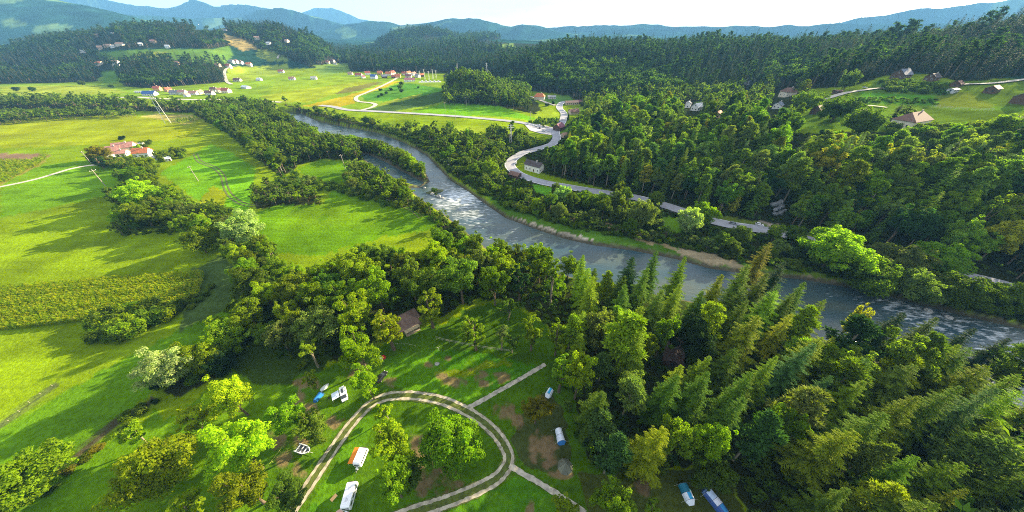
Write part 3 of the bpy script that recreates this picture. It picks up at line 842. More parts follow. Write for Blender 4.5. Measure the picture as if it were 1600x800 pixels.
def spruce(H=22.0, Rad=3.3, base=0.10, step=1.0, nb_=7, droop=0.55, twig=1.0, full=1.15, k_side=11, dbl=2):
    out = []; z = H * base
    gap_z = rng.random(3) * H
    while z < H - 0.35:
        t = (z - H * base) / (H * (1 - base))
        L = Rad * (1 - t) ** 0.74 * (0.55 + 0.45 * min(1, t * 6)) + 0.22
        L *= rng.uniform(0.82, 1.12)
        nbr = max(4, int(nb_ * (0.6 + 0.4 * (1 - t))))
        a0 = rng.random() * 6.28; zw = z
        for kb in range(nbr + 5):
            a = a0 + 6.283 * kb / nbr + rng.normal() * 0.2
            Lb = L * rng.uniform(0.72, 1.15); z = zw
            if kb >= nbr: Lb *= 0.6; z = zw + step * 0.45; a += 0.5
            up = 0.32 * t - 0.05; dr = droop * (1 - 0.7 * t) * 0.8
            d = np.array((math.cos(a), math.sin(a), 0)); sd = np.array((-d[1], d[0], 0))
            ns = max(2, int(k_side * (Lb / Rad) ** 0.7 + 0.5))
            for s in range(ns + 1):
                f = (s + 0.6) / (ns + 0.6)
                zz = z + Lb * (up * f - dr * f * f + 0.22 * max(0, f - 0.7))
                p = d * Lb * f + (0, 0, zz)
                slope = up - 2 * dr * f
                fw = unit(np.array((d[0], d[1], slope)))
                w = twig * 0.215 * Lb * (0.3 + 0.7 * (1 - f)) * rng.uniform(0.8, 1.2) + 0.12
                for sg in (-1, 1) * int(dbl):
                    dv = unit(fw * rng.uniform(0.6, 1.3) + sd * sg + (0, 0, -0.05 - 0.3 * rng.random()))
                    nn = unit(np.array((0, 0, 1.0)) + d * 0.25 + rng.normal(size=3) * 0.28)
                    out.append((p + dv * w * 0.8, nn, w, dv))
                if s == ns:
                    out.append((p + fw * w * 0.5, unit(np.array((0, 0, 1.0)) + rng.normal(size=3) * 0.25), w * 0.9, fw))
        z = zw + step * (0.75 + 0.35 * (1 - t)) * rng.uniform(0.85, 1.15)
    for k in range(5):
        a = k * 1.257; dv = unit(np.array((math.cos(a), math.sin(a), 1.6)))
        out.append((np.array((0, 0, H - 0.45)) + dv * 0.25, unit(np.array((math.cos(a), math.sin(a), 0.3))), 0.4, dv))
    c = np.array([o[0] for o in out]); nn = np.array([o[1] for o in out]); s = np.array([o[2] for o in out]); dv = np.array([o[3] for o in out])
    t = unit(dv - nn * (dv * nn).sum(1, keepdims=True)); b_ = np.cross(nn, t)
    w = np.clip(s * 0.205 * full, 0.08, 0.32 * full)[:, None]; s = s[:, None]
    q = np.stack([c - t * s * 0.9, c - b_ * w - t * s * 0.15, c + t * s, c + b_ * w - t * s * 0.15], 1)
    tr = merge_tubes([tube([(0, 0, -0.4), (0, 0, H * 0.3), (0, 0, H * 0.7), (0, 0, H - 0.2)], [H * 0.014, H * 0.011, H * 0.006, 0.02], 6)])
    return q, tr

def pine(H=19.0, Rad=3.6, base=0.42, clumps=40, tufts=95, leaf=0.46):
    q0 = []
    cs, rs = [], []
    for k in range(clumps):
        t = (k + rng.random()) / clumps
        z = H * (base + (1 - base) * t)
        rmax = Rad * (1 - 0.72 * t ** 1.6) * (0.65 + 0.35 * min(1, t * 4))
        a = rng.random() * 6.28; rad = rmax * rng.uniform(0.25, 1.0)
        cs.append(np.array((math.cos(a) * rad, math.sin(a) * rad, z + rng.normal() * 0.3))); rs.append(rng.uniform(0.75, 1.35) * Rad / 3.6)
    for c, r_ in zip(cs, rs):
        k = int(tufts * rng.uniform(0.7, 1.2))
        d = unit(rng.normal(size=(k, 3)) + (0, 0, 0.4)); d0 = d * (1, 1, 0.62)
        pos = c + d0 * r_ * rng.uniform(0.5, 1.05, size=(k, 1))
        nn = unit(np.cross(d, rng.normal(size=(k, 3))) + (0, 0, 0.5))
        q0.append(leaf_quads(pos, nn, leaf * rng.uniform(0.6, 1.2, k), 1.15, along=d + (0, 0, 0.35)))
    q = np.concatenate(q0)
    # narrow the tufts
    c = q.mean(1, keepdims=True); q[:, 1] = c[:, 0] + (q[:, 1] - c[:, 0]) * 0.6; q[:, 3] = c[:, 0] + (q[:, 3] - c[:, 0]) * 0.6
    tr = [tube([(0, 0, -0.4), (0.1, 0, H * 0.4), (0.0, 0.15, H * 0.75), (0, 0, H * 0.96)], [H * 0.016, H * 0.013, H * 0.008, 0.03], 6)]
    for k in range(0, clumps, 3):
        tr.append(tube([(0, 0, cs[k][2] - 0.9), cs[k]], [0.09, 0.03], 4))
    return q, merge_tubes(tr)

def bush(H=2.6, Rad=2.2, clumps=12, leaves=110, leaf=0.22):
    out = []
    ph = rng.random(3) * 6
    for k in range(clumps):
        a = rng.random() * 6.28; r0 = Rad * 0.7 * rng.random() ** 0.6
        r_ = Rad * rng.uniform(0.3, 0.48)
        c = np.array((math.cos(a) * r0, math.sin(a) * r0, H * rng.uniform(0.3, 0.72)))
        d = unit(rng.normal(size=(leaves, 3)) + (0, 0, 0.3))
        pos = c + d * (r_, r_, H * 0.34) * rng.uniform(0.6, 1.1, size=(leaves, 1))
        pos[:, 2] = np.maximum(pos[:, 2], 0.05)
        nn = unit(d + (0, 0, 0.4) + rng.normal(size=(leaves, 3)) * 0.5)
        out.append(leaf_quads(pos, nn, leaf * rng.uniform(0.6, 1.25, leaves)))
    st = merge_tubes([tube([(0, 0, -0.2), (math.cos(k * 1.6) * Rad * 0.3, math.sin(k * 1.6) * Rad * 0.3, H * 0.6)], [0.06, 0.02], 4) for k in range(4)])
    return np.concatenate(out), st

# near shapes: (crown mesh, trunk mesh, nominal height, nominal radius)
def near(kind, maker, mat, bark, n_, **kw):
    out = []
    for k in range(n_):
        q, (tv, tf) = maker(**kw)
        cm = quads_to_mesh(kind + "_crown", q, [mat])
        tm = np_mesh(kind + "_trunk", tv, [np.array(tf)], [bark], smooth_shade=True)
        out.append((cm, tm))
    return out

KINDS = {}
def kind(name, maker, mat, bark, n_, H, Rad, cat, parts, **kw):
    KINDS[name] = dict(m=near(name, maker, mat, bark, n_, H=H, Rad=Rad, **kw), H=H, R=Rad, cat=cat, parts=parts, name=cat.replace(' ', '_'))

kind('broad', broadleaf, LEAF, BARK, 5, 15.0, 4.6, 'broadleaf tree', ('trunk', 'crown'), lobes=0.5)
kind('sprawl', broadleaf, LEAF, BARK, 3, 14.0, 5.2, 'broadleaf tree', ('trunk', 'crown'), lobes=0.7, clumps=66, base=0.18)
kind('round', broadleaf, LEAF, BARK, 4, 11.0, 5.6, 'broadleaf tree', ('trunk', 'crown'), lobes=0.45, base=0.10, clumps=130, leaves=250, leaf=0.23)
kind('column', broadleaf, LEAF, BARK, 2, 15.0, 2.3, 'poplar', ('trunk', 'crown'), lobes=0.3, base=0.12, clumps=44, leaves=120)
kind('tuft', broadleaf, LEAF, PALEBARK, 2, 16.0, 2.7, 'tall bare-stemmed tree', ('trunk', 'crown'), lobes=0.5, base=0.5, clumps=26, leaves=120)
kind('willow', broadleaf, LEAF, BARK, 2, 12.0, 4.6, 'willow', ('trunk', 'crown'), lobes=0.45, base=0.1, clumps=70, leaves=240, leaf=0.2)
kind('sapling', broadleaf, LEAF, PALEBARK, 2, 8.0, 2.2, 'young tree', ('trunk', 'crown'), lobes=0.5, base=0.3, clumps=22, leaves=100, leaf=0.24)
kind('spruce', spruce, NEEDLE, BARK, 5, 19.0, 3.9, 'spruce', ('trunk', 'crown'))
kind('fir', spruce, NEEDLE, BARK, 3, 18.0, 4.6, 'spruce', ('trunk', 'crown'), droop=0.36, step=1.15, nb_=7, twig=1.05, k_side=12)
kind('pine', pine, NEEDLE, PALEBARK, 4, 17.0, 4.0, 'pine', ('trunk', 'crown'))
kind('bush', bush, LEAF, BARK, 4, 2.6, 2.2, 'bush', ('stems', 'foliage'))

# far shapes for the masses of wood that nobody could count: one mesh each, light
def far_set(name, items):
    c = bpy.data.collections.new(name)
    for k, (q, tr, mat, bark, col) in enumerate(items):
        tv, tf = tr
        fm = foliage_mat("far foliage", 0.36 if mat is NEEDLE else 0.5, color=col)
        me = quads_to_mesh("far_tree", q, [fm, fm if bark is LEAF else bark], (tv, tf))
        o = bpy.data.objects.new("far_tree_%02d" % k, me)
        o.color = (*col, 1)
        c.objects.link(o)
    return c

G_DARK = (0.022, 0.050, 0.014); G_MID = (0.062, 0.102, 0.009); G_BROAD = (0.098, 0.146, 0.006); G_YEL = (0.195, 0.265, 0.006)
G_GREY = (0.110, 0.150, 0.032); G_OLIVE = (0.085, 0.130, 0.012); G_PINE = (0.056, 0.100, 0.022); G_AMBER = (0.165, 0.165, 0.012); G_BRIGHT = (0.138, 0.200, 0.006); G_PALE = (0.24, 0.31, 0.11)
def far_spruce(): return spruce(H=18, Rad=3.1, step=1.3, nb_=6, k_side=3, twig=1.3, full=1.7, dbl=1)
def far_broad(): return broadleaf(H=14, Rad=4.2, clumps=22, leaves=34, leaf=0.62, lobes=0.5, seg=3)
def far_pine(): return pine(H=17, Rad=3.2, clumps=20, tufts=26, leaf=0.7)
FAR_DARK = far_set("far dark wood", sorted([(*far_spruce(), NEEDLE, BARK, (0.028, 0.060, 0.016)), (*far_spruce(), NEEDLE, BARK, (0.020, 0.046, 0.016)), (*far_pine(), NEEDLE, BARK, (0.042, 0.080, 0.020)), (*far_broad(), LEAF, BARK, (0.035, 0.070, 0.012)), (*far_broad(), LEAF, BARK, (0.026, 0.055, 0.012)), (*far_pine(), NEEDLE, BARK, (0.026, 0.052, 0.012)), (*far_broad(), LEAF, BARK, (0.07, 0.12, 0.015)), (*far_spruce(), NEEDLE, BARK, (0.03, 0.065, 0.012)), (*far_spruce(), NEEDLE, BARK, (0.018, 0.045, 0.018))], key=lambda q: (q[2] is LEAF, q[4][1])))
FAR_MIX = far_set("far mixed wood", [(*far_broad(), LEAF, BARK, G_BROAD), (*far_broad(), LEAF, BARK, (0.045, 0.09, 0.015)), (*far_pine(), NEEDLE, BARK, G_PINE), (*far_spruce(), NEEDLE, BARK, G_MID), (*far_broad(), LEAF, BARK, G_OLIVE)])
FAR_LEAFY = far_set("far leafy wood", [(*far_broad(), LEAF, BARK, G_BROAD), (*far_broad(), LEAF, BARK, G_BRIGHT), (*far_broad(), LEAF, BARK, G_GREY), (*far_broad(), LEAF, BARK, G_OLIVE)])
UNDER = far_set("undergrowth plants", [(*bush(H=1.4, Rad=1.3, clumps=5, leaves=26, leaf=0.26), LEAF, BARK, c) for c in (G_BROAD, G_OLIVE, (0.05, 0.10, 0.012), (0.09, 0.15, 0.012))])
def corn_plant():
    out = []
    for k in range(9):
        a = rng.random() * 6.28; z = 0.4 + 1.7 * k / 9; dv = np.array((math.cos(a), math.sin(a), 0.7)); nn = unit(np.array((-math.cos(a) * 0.6, -math.sin(a) * 0.6, 1)))
        out.append(leaf_quads(np.array([(0.25 * math.cos(a), 0.25 * math.sin(a), z)]), nn[None], 0.34, 1.0, along=dv[None]))
    return np.concatenate(out), merge_tubes([tube([(0, 0, -0.1), (0, 0, 2.3)], [0.03, 0.015], 4)])
CORN = far_set("corn plants", [(*corn_plant(), LEAF, LEAF, c) for c in ((0.24, 0.29, 0.006), (0.28, 0.30, 0.008), (0.18, 0.25, 0.006))])

def scatter_object(name, pts, coll, scales, label, stands=False, height_scale=None, col_group=None, kind_="stuff"):
    """a mass of plants as ONE object: points, each carrying one plant shape"""
    me = bpy.data.meshes.new(name)
    me.vertices.add(len(pts)); me.vertices.foreach_set("co", np.asarray(pts, np.float32).ravel())
    a = me.attributes.new("rot", 'FLOAT_VECTOR', 'POINT')
    rot = np.zeros((len(pts), 3), np.float32); rot[:, 2] = rng.random(len(pts)) * 6.28; rot[:, :2] = rng.normal(size=(len(pts), 2)) * 0.03
    a.data.foreach_set("vector", rot.ravel())
    a = me.attributes.new("scl", 'FLOAT_VECTOR', 'POINT'); a.data.foreach_set("vector", np.asarray(scales, np.float32).ravel())
    a = me.attributes.new("pick", 'INT', 'POINT'); 
    pick = rng.integers(0, len(coll.objects), len(pts))
    if stands:      # trees of a kind keep together
        pa = np.asarray(pts); nk = len(coll.objects)
        pick = np.floor((vnoise(pa[:, 0], pa[:, 1], 55) * 1.5 + vnoise(pa[:, 0] + 31, pa[:, 1], 19) * 0.7 - 0.6 + rng.normal(size=len(pa)) * 0.16) * nk).astype(int).clip(0, nk - 1)
    a.data.foreach_set("value", pick.astype(np.int32))
    o = mesh_obj(name, me)
    ng = bpy.data.node_groups.new(name, 'GeometryNodeTree')
    ng.interface.new_socket("Geometry", in_out='INPUT', socket_type='NodeSocketGeometry')
    ng.interface.new_socket("Geometry", in_out='OUTPUT', socket_type='NodeSocketGeometry')
    gi = ng.nodes.new('NodeGroupInput'); go = ng.nodes.new('NodeGroupOutput')
    ci = ng.nodes.new('GeometryNodeCollectionInfo'); ci.inputs['Collection'].default_value = coll
    ci.inputs['Separate Children'].default_value = True; ci.inputs['Reset Children'].default_value = True
    ip = ng.nodes.new('GeometryNodeInstanceOnPoints'); ip.inputs['Pick Instance'].default_value = True
    def attr(nm, ty, sock):
        na_ = ng.nodes.new('GeometryNodeInputNamedAttribute'); na_.data_type = ty; na_.inputs['Name'].default_value = nm
        ng.links.new(na_.outputs['Attribute'], ip.inputs[sock])
    attr("rot", 'FLOAT_VECTOR', 'Rotation'); attr("scl", 'FLOAT_VECTOR', 'Scale'); attr("pick", 'INT', 'Instance Index')
    ng.links.new(gi.outputs[0], ip.inputs['Points']); ng.links.new(ci.outputs[0], ip.inputs['Instance']); ng.links.new(ip.outputs[0], go.inputs[0])
    o.modifiers.new("plants", 'NODES').node_group = ng
    tag(o, label, kind=kind_)
    return o
# ------------------------------------------------------------------ planting
COLNAME = {G_DARK: 'dark green', G_MID: 'deep green', G_BROAD: 'mid-green', G_YEL: 'yellow', G_GREY: 'grey-green', G_OLIVE: 'olive', G_PINE: 'bluish-green',
           G_AMBER: 'amber', G_BRIGHT: 'bright green', G_PALE: 'pale silvery'}
CODE = dict(d=G_DARK, m=G_MID, b=G_BROAD, y=G_YEL, g=G_GREY, o=G_OLIVE, p=G_PINE, a=G_AMBER, r=G_BRIGHT, s=G_PALE)
# trees one can single out: crown centre in the photo, crown width px, kind, height m, colour, label
HAND = """
24 742 92 broad 9 r|round bright green tree standing alone at the bottom left by the ditch
232 728 100 sprawl 11 y|sprawling yellow-green tree beside the ditch, left of the camp, lopsided crown
205 678 40 sapling 8 y|small thin yellow-green tree just behind the lopsided tree by the ditch
300 655 44 sapling 9 y|small yellow-topped tree between the ditch trees and the leaning bare trunk
352 614 62 sprawl 14 y|yellow-green tree with long bare leaning trunk at the camp's left edge
368 698 80 broad 15 y|large yellow-green tree left of the camp loop track, tallest of its row
378 762 66 broad 12 r|green tree below the large yellow-green one, near the bottom edge
285 796 60 sapling 8 y|ragged yellow-green treetop cut off by the bottom edge left of the loop track
250 572 72 willow 10 s|pale cream-topped willow in the row beside the ditch
303 556 56 broad 9 r|yellow-green tree right behind the pale cream-topped willow
352 518 56 broad 10 r|round green tree in the ditch row, third from the pale willow
386 490 48 broad 11 r|round green tree in the ditch row, where it meets the leafy wood
345 565 36 broad 7 d|dark low tree in the shade of the ditch row
382 424 42 broad 10 r|bright green round tree at the corner of the left field
452 644 50 broad 10 r|green tree on the lawn left of the loop track, above the white boat trailer
488 668 50 broad 9 o|olive-brown tree beside the white boat trailer
447 770 50 broad 8 o|dark olive tree at the bottom edge left of the loop track
486 592 26 sapling 6 y|small yellow shrub-like tree behind the blue tent and white dinghy
554 538 58 sprawl 16 y|tall yellow-green tree with the long lit crown in front of the black car
570 594 46 sprawl 12 y|yellow tree in front of the white van, at the head of the loop track
600 640 26 sapling 6 y|small yellow tree where the two ruts bend at the head of the loop
612 692 62 broad 13 y|large yellow-green tree behind the caravan with orange awning
612 752 54 broad 12 r|green tree right beside the long white caravan
640 742 40 broad 8 o|dark olive tree in the middle of the loop, right of the caravans
702 692 96 broad 12 r|broad round green tree alone inside the camp loop
490 506 66 willow 14 g|large round grey-green tree at the left of the camp lawn
432 520 40 broad 11 g|bluish grey-green tree left of the large round grey-green one
452 488 34 broad 13 r|bright green treetop left above the round grey-green tree
480 546 28 tuft 10 r|slim light green tree with long pale leaning trunk beside the ditch
552 486 50 broad 15 y|yellow-green tree behind the round grey-green one
602 508 46 column 15 y|tall yellow-green tree just left of the brown hut
586 448 56 broad 16 r|bright green tree above and behind the brown hut
556 416 56 broad 16 r|bright yellow-green tree at the rear of the leafy wood, left of centre
536 462 46 broad 13 b|mid-green tree between the two bright trees left of the hut
456 452 60 broad 13 b|dense green round tree at the left of the leafy wood
412 458 36 broad 12 y|bright yellow-green tree at the left end of the leafy wood
432 418 36 broad 12 r|bright tree at the corner of leafy wood and meadow
668 474 40 column 15 r|bright green upright tree right of the brown hut
640 432 48 broad 15 o|olive tree rising behind the brown hut
718 432 66 broad 17 o|large olive-green tree with yellow right flank behind the lawn
772 440 42 broad 15 b|dense mid-green tree at the back right of the lawn
785 414 40 broad 14 r|bright green tree at the wood's edge near the river
740 514 34 column 13 r|slim bright poplar standing alone at the back of the lawn
794 478 32 sapling 9 o|small round olive tree at the back right of the lawn
783 522 26 tuft 9 g|thin blue-green sapling with long bare stem in the middle of the lawn
800 534 28 sapling 7 o|small olive tree beside the thin blue-green sapling
832 512 28 column 14 r|slim green poplar at the right of the lawn, left of the two
872 520 26 column 14 r|slim green poplar next to the conifers, right of the two
866 424 30 tuft 19 r|bright tufted tree on a tall bare pale stem above the lawn
812 430 28 column 17 d|dark narrow upright tree left of the tall bare-stemmed one
838 640 42 broad 9 a|olive-amber tree next to the white and blue tent
908 580 50 broad 17 y|bright yellow tree at the left edge of the conifer wood
880 572 36 column 16 r|bright green tree just left of the bright yellow one
925 456 44 fir 23 r|tall pale green larch-like tree at the left of the conifer wood
942 508 50 willow 17 g|grey-green round tree amid the conifers
930 630 60 spruce 20 m|deep green conifer directly below the bright yellow tree
986 618 46 pine 18 g|grey-green pine right of the bright yellow tree
1040 612 60 spruce 22 m|star-shaped spruce, left one of the two side by side in mid wood
1092 614 60 spruce 22 m|star-shaped spruce, right one of the two side by side in mid wood
1132 650 58 spruce 22 m|deep green spruce below and right of the two star-shaped spruces
942 662 42 pine 16 p|blue-green clumpy pine, upper one of the pair above the bottom path
956 712 50 pine 16 p|blue-green clumpy pine, lower one of the pair above the bottom path
1018 690 76 fir 22 y|large bright star-shaped spruce, brightest conifer of the foreground
1062 684 50 broad 14 b|dark leafy tree tucked right of the bright star-shaped spruce
1112 690 50 broad 15 r|bright green leafy tree right of the bright star-shaped spruce
1110 738 60 broad 9 o|brownish olive tree above the two blue tents
1182 684 60 pine 20 p|large blue-green pine upslope of the two blue tents
962 786 56 broad 11 r|bright yellow-green tree at the bottom edge below the conifers
1020 800 28 sapling 6 r|small bright green tree at the bottom edge left of the blue tents
884 790 36 sapling 4 r|bright green bush tree at the lower end of the gravel path
1248 640 60 pine 20 g|grey-green pine with feathery crown in the right part of the wood
1296 694 84 fir 23 r|big lit conifer with bare lower trunk showing, lower right
1228 664 40 broad 14 b|dark leafy tree beside the feathery grey-green pine
1346 668 70 spruce 22 m|deep green spruce right of the big lit conifer
1402 648 70 spruce 22 r|lit spruce in the right half, near the top of its clump
1352 716 40 pine 18 g|pale pine below the deep green spruce, lower right
1408 742 50 spruce 20 r|star-shaped bright spruce near the lower right
1508 716 70 pine 20 g|grey-green broad pine near the right bottom
1560 642 70 fir 22 y|wide sunlit fir near the right edge
1578 760 60 fir 21 m|deep green fir at the right edge near the bottom
1466 786 44 spruce 19 r|bright spruce tip at the bottom edge, lower right
1290 786 60 spruce 20 m|deep green spruce at the bottom edge right of the tents
1212 436 40 spruce 23 d|dark spruce at the water's edge, leftmost beside the wide river bend
1246 466 40 spruce 22 m|spruce at the water's edge, second beside the wide river bend
1276 490 40 fir 20 r|bright fir before the wide river bend, right of two spruces
1254 552 74 fir 22 r|broad lit fir below the wide river bend
1334 534 60 pine 21 d|dark ragged pine against the river
1390 514 50 spruce 22 d|dark spruce tip jutting into the river view, middle of three
1440 524 46 spruce 21 m|spruce tip jutting into the river view, right of the middle
1490 538 44 spruce 21 d|dark leaning spruce tip jutting into the river view near the right
1546 552 44 spruce 20 d|dark spruce tip nearest the right edge by the river
1400 592 70 fir 21 m|wide deep green fir in the right centre
1500 592 70 fir 21 y|wide yellow-green fir in the right centre
1582 572 60 pine 20 m|deep green pine near the right edge under the river
1566 612 60 fir 18 r|lit fir close to the right edge, below the river's last visible reach
1520 606 50 spruce 18 m|deep green spruce left of the lit fir near the right edge
1600 590 50 broad 14 b|leafy tree cut by the right edge under the river
1335 500 22 broad 15 a|small orange-topped tree against the bright river
1022 420 36 spruce 23 m|spruce whose tip stands before the river, left of the gravel bar
1062 428 40 spruce 24 r|bright spruce below the river, right of the first tip
985 426 44 spruce 22 d|dark spruce group tip before the river, left
1116 458 46 spruce 23 r|lit spruce amid the wood below the gravel bar
1160 442 46 spruce 23 m|tall spruce below the gravel bar, near the wood's rear edge
1190 404 40 fir 24 a|rust-tinted tall spruce standing against the far bank
1186 452 40 spruce 22 o|olive spruce below the rust-tinted one
1166 522 74 fir 23 r|very broad bright spruce in the middle of the wood
1140 566 50 fir 19 m|deep green fir below the very broad bright spruce
1150 490 40 spruce 21 m|spruce just above the very broad bright one
976 470 42 spruce 21 m|deep green spruce in the rear left of the conifer wood
1022 474 46 spruce 21 m|drooping spruce in the rear middle of the conifer wood
1052 466 42 spruce 22 r|drooping lit spruce next to the deep green drooping one
996 500 42 fir 19 y|light green spruce in front of the drooping ones
1012 540 36 broad 13 r|round bright leafy tree beside the dark shed
1040 522 38 broad 15 b|dark round leafy tree above the dark shed
1078 526 62 broad 15 d|large dark round tree right above the shed
1054 596 44 spruce 18 y|bright spruce tip just below the dark shed
1092 580 44 spruce 18 y|bright spruce tip right of the dark shed
986 598 36 broad 12 g|pale tree left of the shed, low in the wood
1310 384 84 broad 13 r|big bright green round tree on the far bank by the road's right end
1402 402 70 willow 12 g|big pale green rounded tree on the far bank right of the bright one
1470 398 66 broad 12 r|bright rounded tree on the far bank, third from the left
1366 424 76 broad 11 b|dense green tree at the water's edge across the wide bend
1430 438 66 willow 10 g|grey-green tree hanging over the water across the wide bend
1500 448 70 broad 10 b|green spreading tree over the water, farther right
1572 462 66 broad 10 b|dark green tree over the water at the right edge
1004 328 44 willow 13 g|pale rounded tree on the strip between asphalt road and river
880 300 28 willow 9 s|pale thin tree beside the asphalt road below the white farmhouse
914 308 28 broad 9 b|airy tree beside the road, right of the pale thin one
940 312 34 broad 9 b|dark tree pair below the road where a car passes
1082 340 36 willow 12 s|pale yellowish tree overlapping the road's straight end
1100 330 34 broad 12 y|yellow-green tree beside the pale yellowish one by the road
1160 365 34 broad 8 o|brownish tree below the road near the silver car
1026 308 24 broad 9 b|round tree on the uphill side of the road
378 350 60 willow 10 s|pale flowering-looking willow at the tree band's right end
306 372 52 broad 8 r|bright green low tree in front of the tree band
210 300 52 broad 9 y|yellow-tipped tree at the top of the tree band below the farm
224 256 34 broad 9 r|bright green tree in front of the farm's orange roof
150 236 26 broad 9 a|brown-topped round tree at the left of the farmstead
152 250 16 column 8 d|dark narrow tree just below the brown-topped one at the farm
1312 166 44 willow 13 m|very large dark dome-shaped tree between the two plateau barns
1338 160 24 willow 9 d|dark tree behind the dome-shaped one
1266 156 36 broad 11 b|rounded tree left of the plateau lane with bright top
1405 170 30 fir 13 d|dark leaning conifer clump above the brown-roofed house
1420 172 18 column 9 r|bright slim tree beside the dark conifer clump
1358 186 50 willow 9 o|big olive tree left of the brown-roofed house
1018 160 20 column 16 r|bright narrow tree at the top of the lit spur
1328 122 22 broad 14 g|pale tree in front of the dark forest behind the lane
922 165 10 column 16 r|tall narrow poplar beside the brown house at the junction
888 180 7 spruce 9 d|small dark spruce at the bend of the junction road
930 205 22 broad 14 y|yellow round tree at the left end of the wooded slope
1575 190 40 broad 9 r|bright rounded tree at the far right of the plateau
"""
hand = []
for ln in HAND.strip().splitlines():
    d_, lab = ln.split('|'); q = d_.split()
    u, v, dpx, kd, h, cc = float(q[0]), float(q[1]), float(q[2]), q[3], float(q[4]), CODE[q[5]]
    if kd in ('spruce', 'fir', 'pine'): h *= 0.76
    cf = 0.68 if kd in ('spruce', 'fir', 'tuft') else 0.62
    if kd in ('broad', 'willow', 'sprawl', 'pine'):          # no crown wider than the tree is tall
        for _k in range(2):
            p = at(u, v, lift=h * cf)
            _, _, dep = proj(p[0], p[1], p[2] + h * cf)
            h = max(h, 1.55 * dpx * 1.1 / 2 * float(dep) / F)
    p = at(u, v, lift=h * cf)
    _, _, dep = proj(p[0], p[1], p[2] + h * cf)
    rad = dpx * 1.1 / 2 * float(dep) / F
    if kd in ('spruce', 'fir'): rad = min(rad, 0.29 * h)
    hand.append(dict(x=p[0], y=p[1], z=p[2], h=h, r=rad, kind=kd, col=cc, label=lab, wood='hand'))

# places that stay open to the eye: things on the ground between the trees (photo px, radius)
CLEAR = [(548,772,22),(562,712,24),(538,618,20),(500,616,18),(475,703,16),(597,590,12),(597,559,10),(859,614,15),(875,682,18),(883,728,16),(1073,773,20),(1116,782,24),
         (640,510,26),(1048,560,24),(523,779,8),(720,590,60),(800,600,45),(836,265,20),(1218,328,20),(805,258,12),(1145,350,10),(1188,357,14),(806,276,8)]
VIS_RIVER = [P("448,180 500,190 560,200 620,216 665,242 700,272 760,317 830,352 900,371 960,384 1100,406 1095,420 1020,414 940,403 870,388 800,374 740,368 700,335 655,303 640,290 665,286 672,268 640,236 590,217 520,206"),
             P("1240,431 1330,446 1420,467 1600,514 1640,550 1560,546 1500,528 1440,512 1390,498 1330,492 1280,488 1246,455"),
             P("1042,398 1112,404 1110,420 1060,420")]
VIS_PLATEAU = P("1238,205 1242,182 1262,168 1290,148 1340,138 1400,110 1470,112 1600,105 1620,205 1480,206 1440,212 1380,212 1340,200 1300,200")
CLEAR += [(1419,192,24),(1229,148,16),(1276,174,12),(1341,181,13),(1214,167,8),(1307,144,9),(1406,117,18),(1454,122,14),(1170,130,7),(1089,169,8),(1074,165,6),(1120,181,5),(896,175,12),(893,161,14),(873,201,9),(843,151,14),(882,212,5),(850,200,24),(798,215,6)]
HILL_CLEAR = [(152,56,7),(175,51,7),(170,71,9),(180,72,9),(189,69,11),(158,75,6),(131,81,8),(157,99,8),(182,99,9),(221,70,6),(240,66,8),(263,74,6),(277,100,7),(311,41,10),(332,42,10),(352,47,6),(402,60,7),(420,68,6),(449,65,7),(1406,118,14),(1454,122,11),(1493,132,9),(341,102,7),(512,98,6),(520,96,8),(491,123,6)]
ROAD_PX = P("797,256 805,269 820,277 850,286 900,295 950,304 1000,313 1050,327 1100,343 1150,354 1190,360 1215,364")
road_pts = [[tuple(at(u, v)[:2]) for u, v in P(s)] for s in (VALLEY, MAIN)] + [[tuple(at(u, v)[:2]) for u, v in P(LOOP)]]
OPEN = [p for p, c in PAINT if c in ((0.07, 0.20, 0.01), (0.09, 0.19, 0.01), (0.19, 0.27, 0.012), (0.17, 0.24, 0.015), (0.10, 0.20, 0.02), (0.17, 0.25, 0.02), (0.12, 0.22, 0.02),
        (0.075, 0.225, 0.004), (0.075, 0.225, 0.008), (0.17, 0.20, 0.045), (0.26, 0.20, 0.07), (0.17, 0.23, 0.012), (0.085, 0.175, 0.015), (0.10, 0.17, 0.04), (0.12, 0.18, 0.03), (0.065, 0.18, 0.012), (0.08, 0.17, 0.03), (0.12, 0.2, 0.03))]
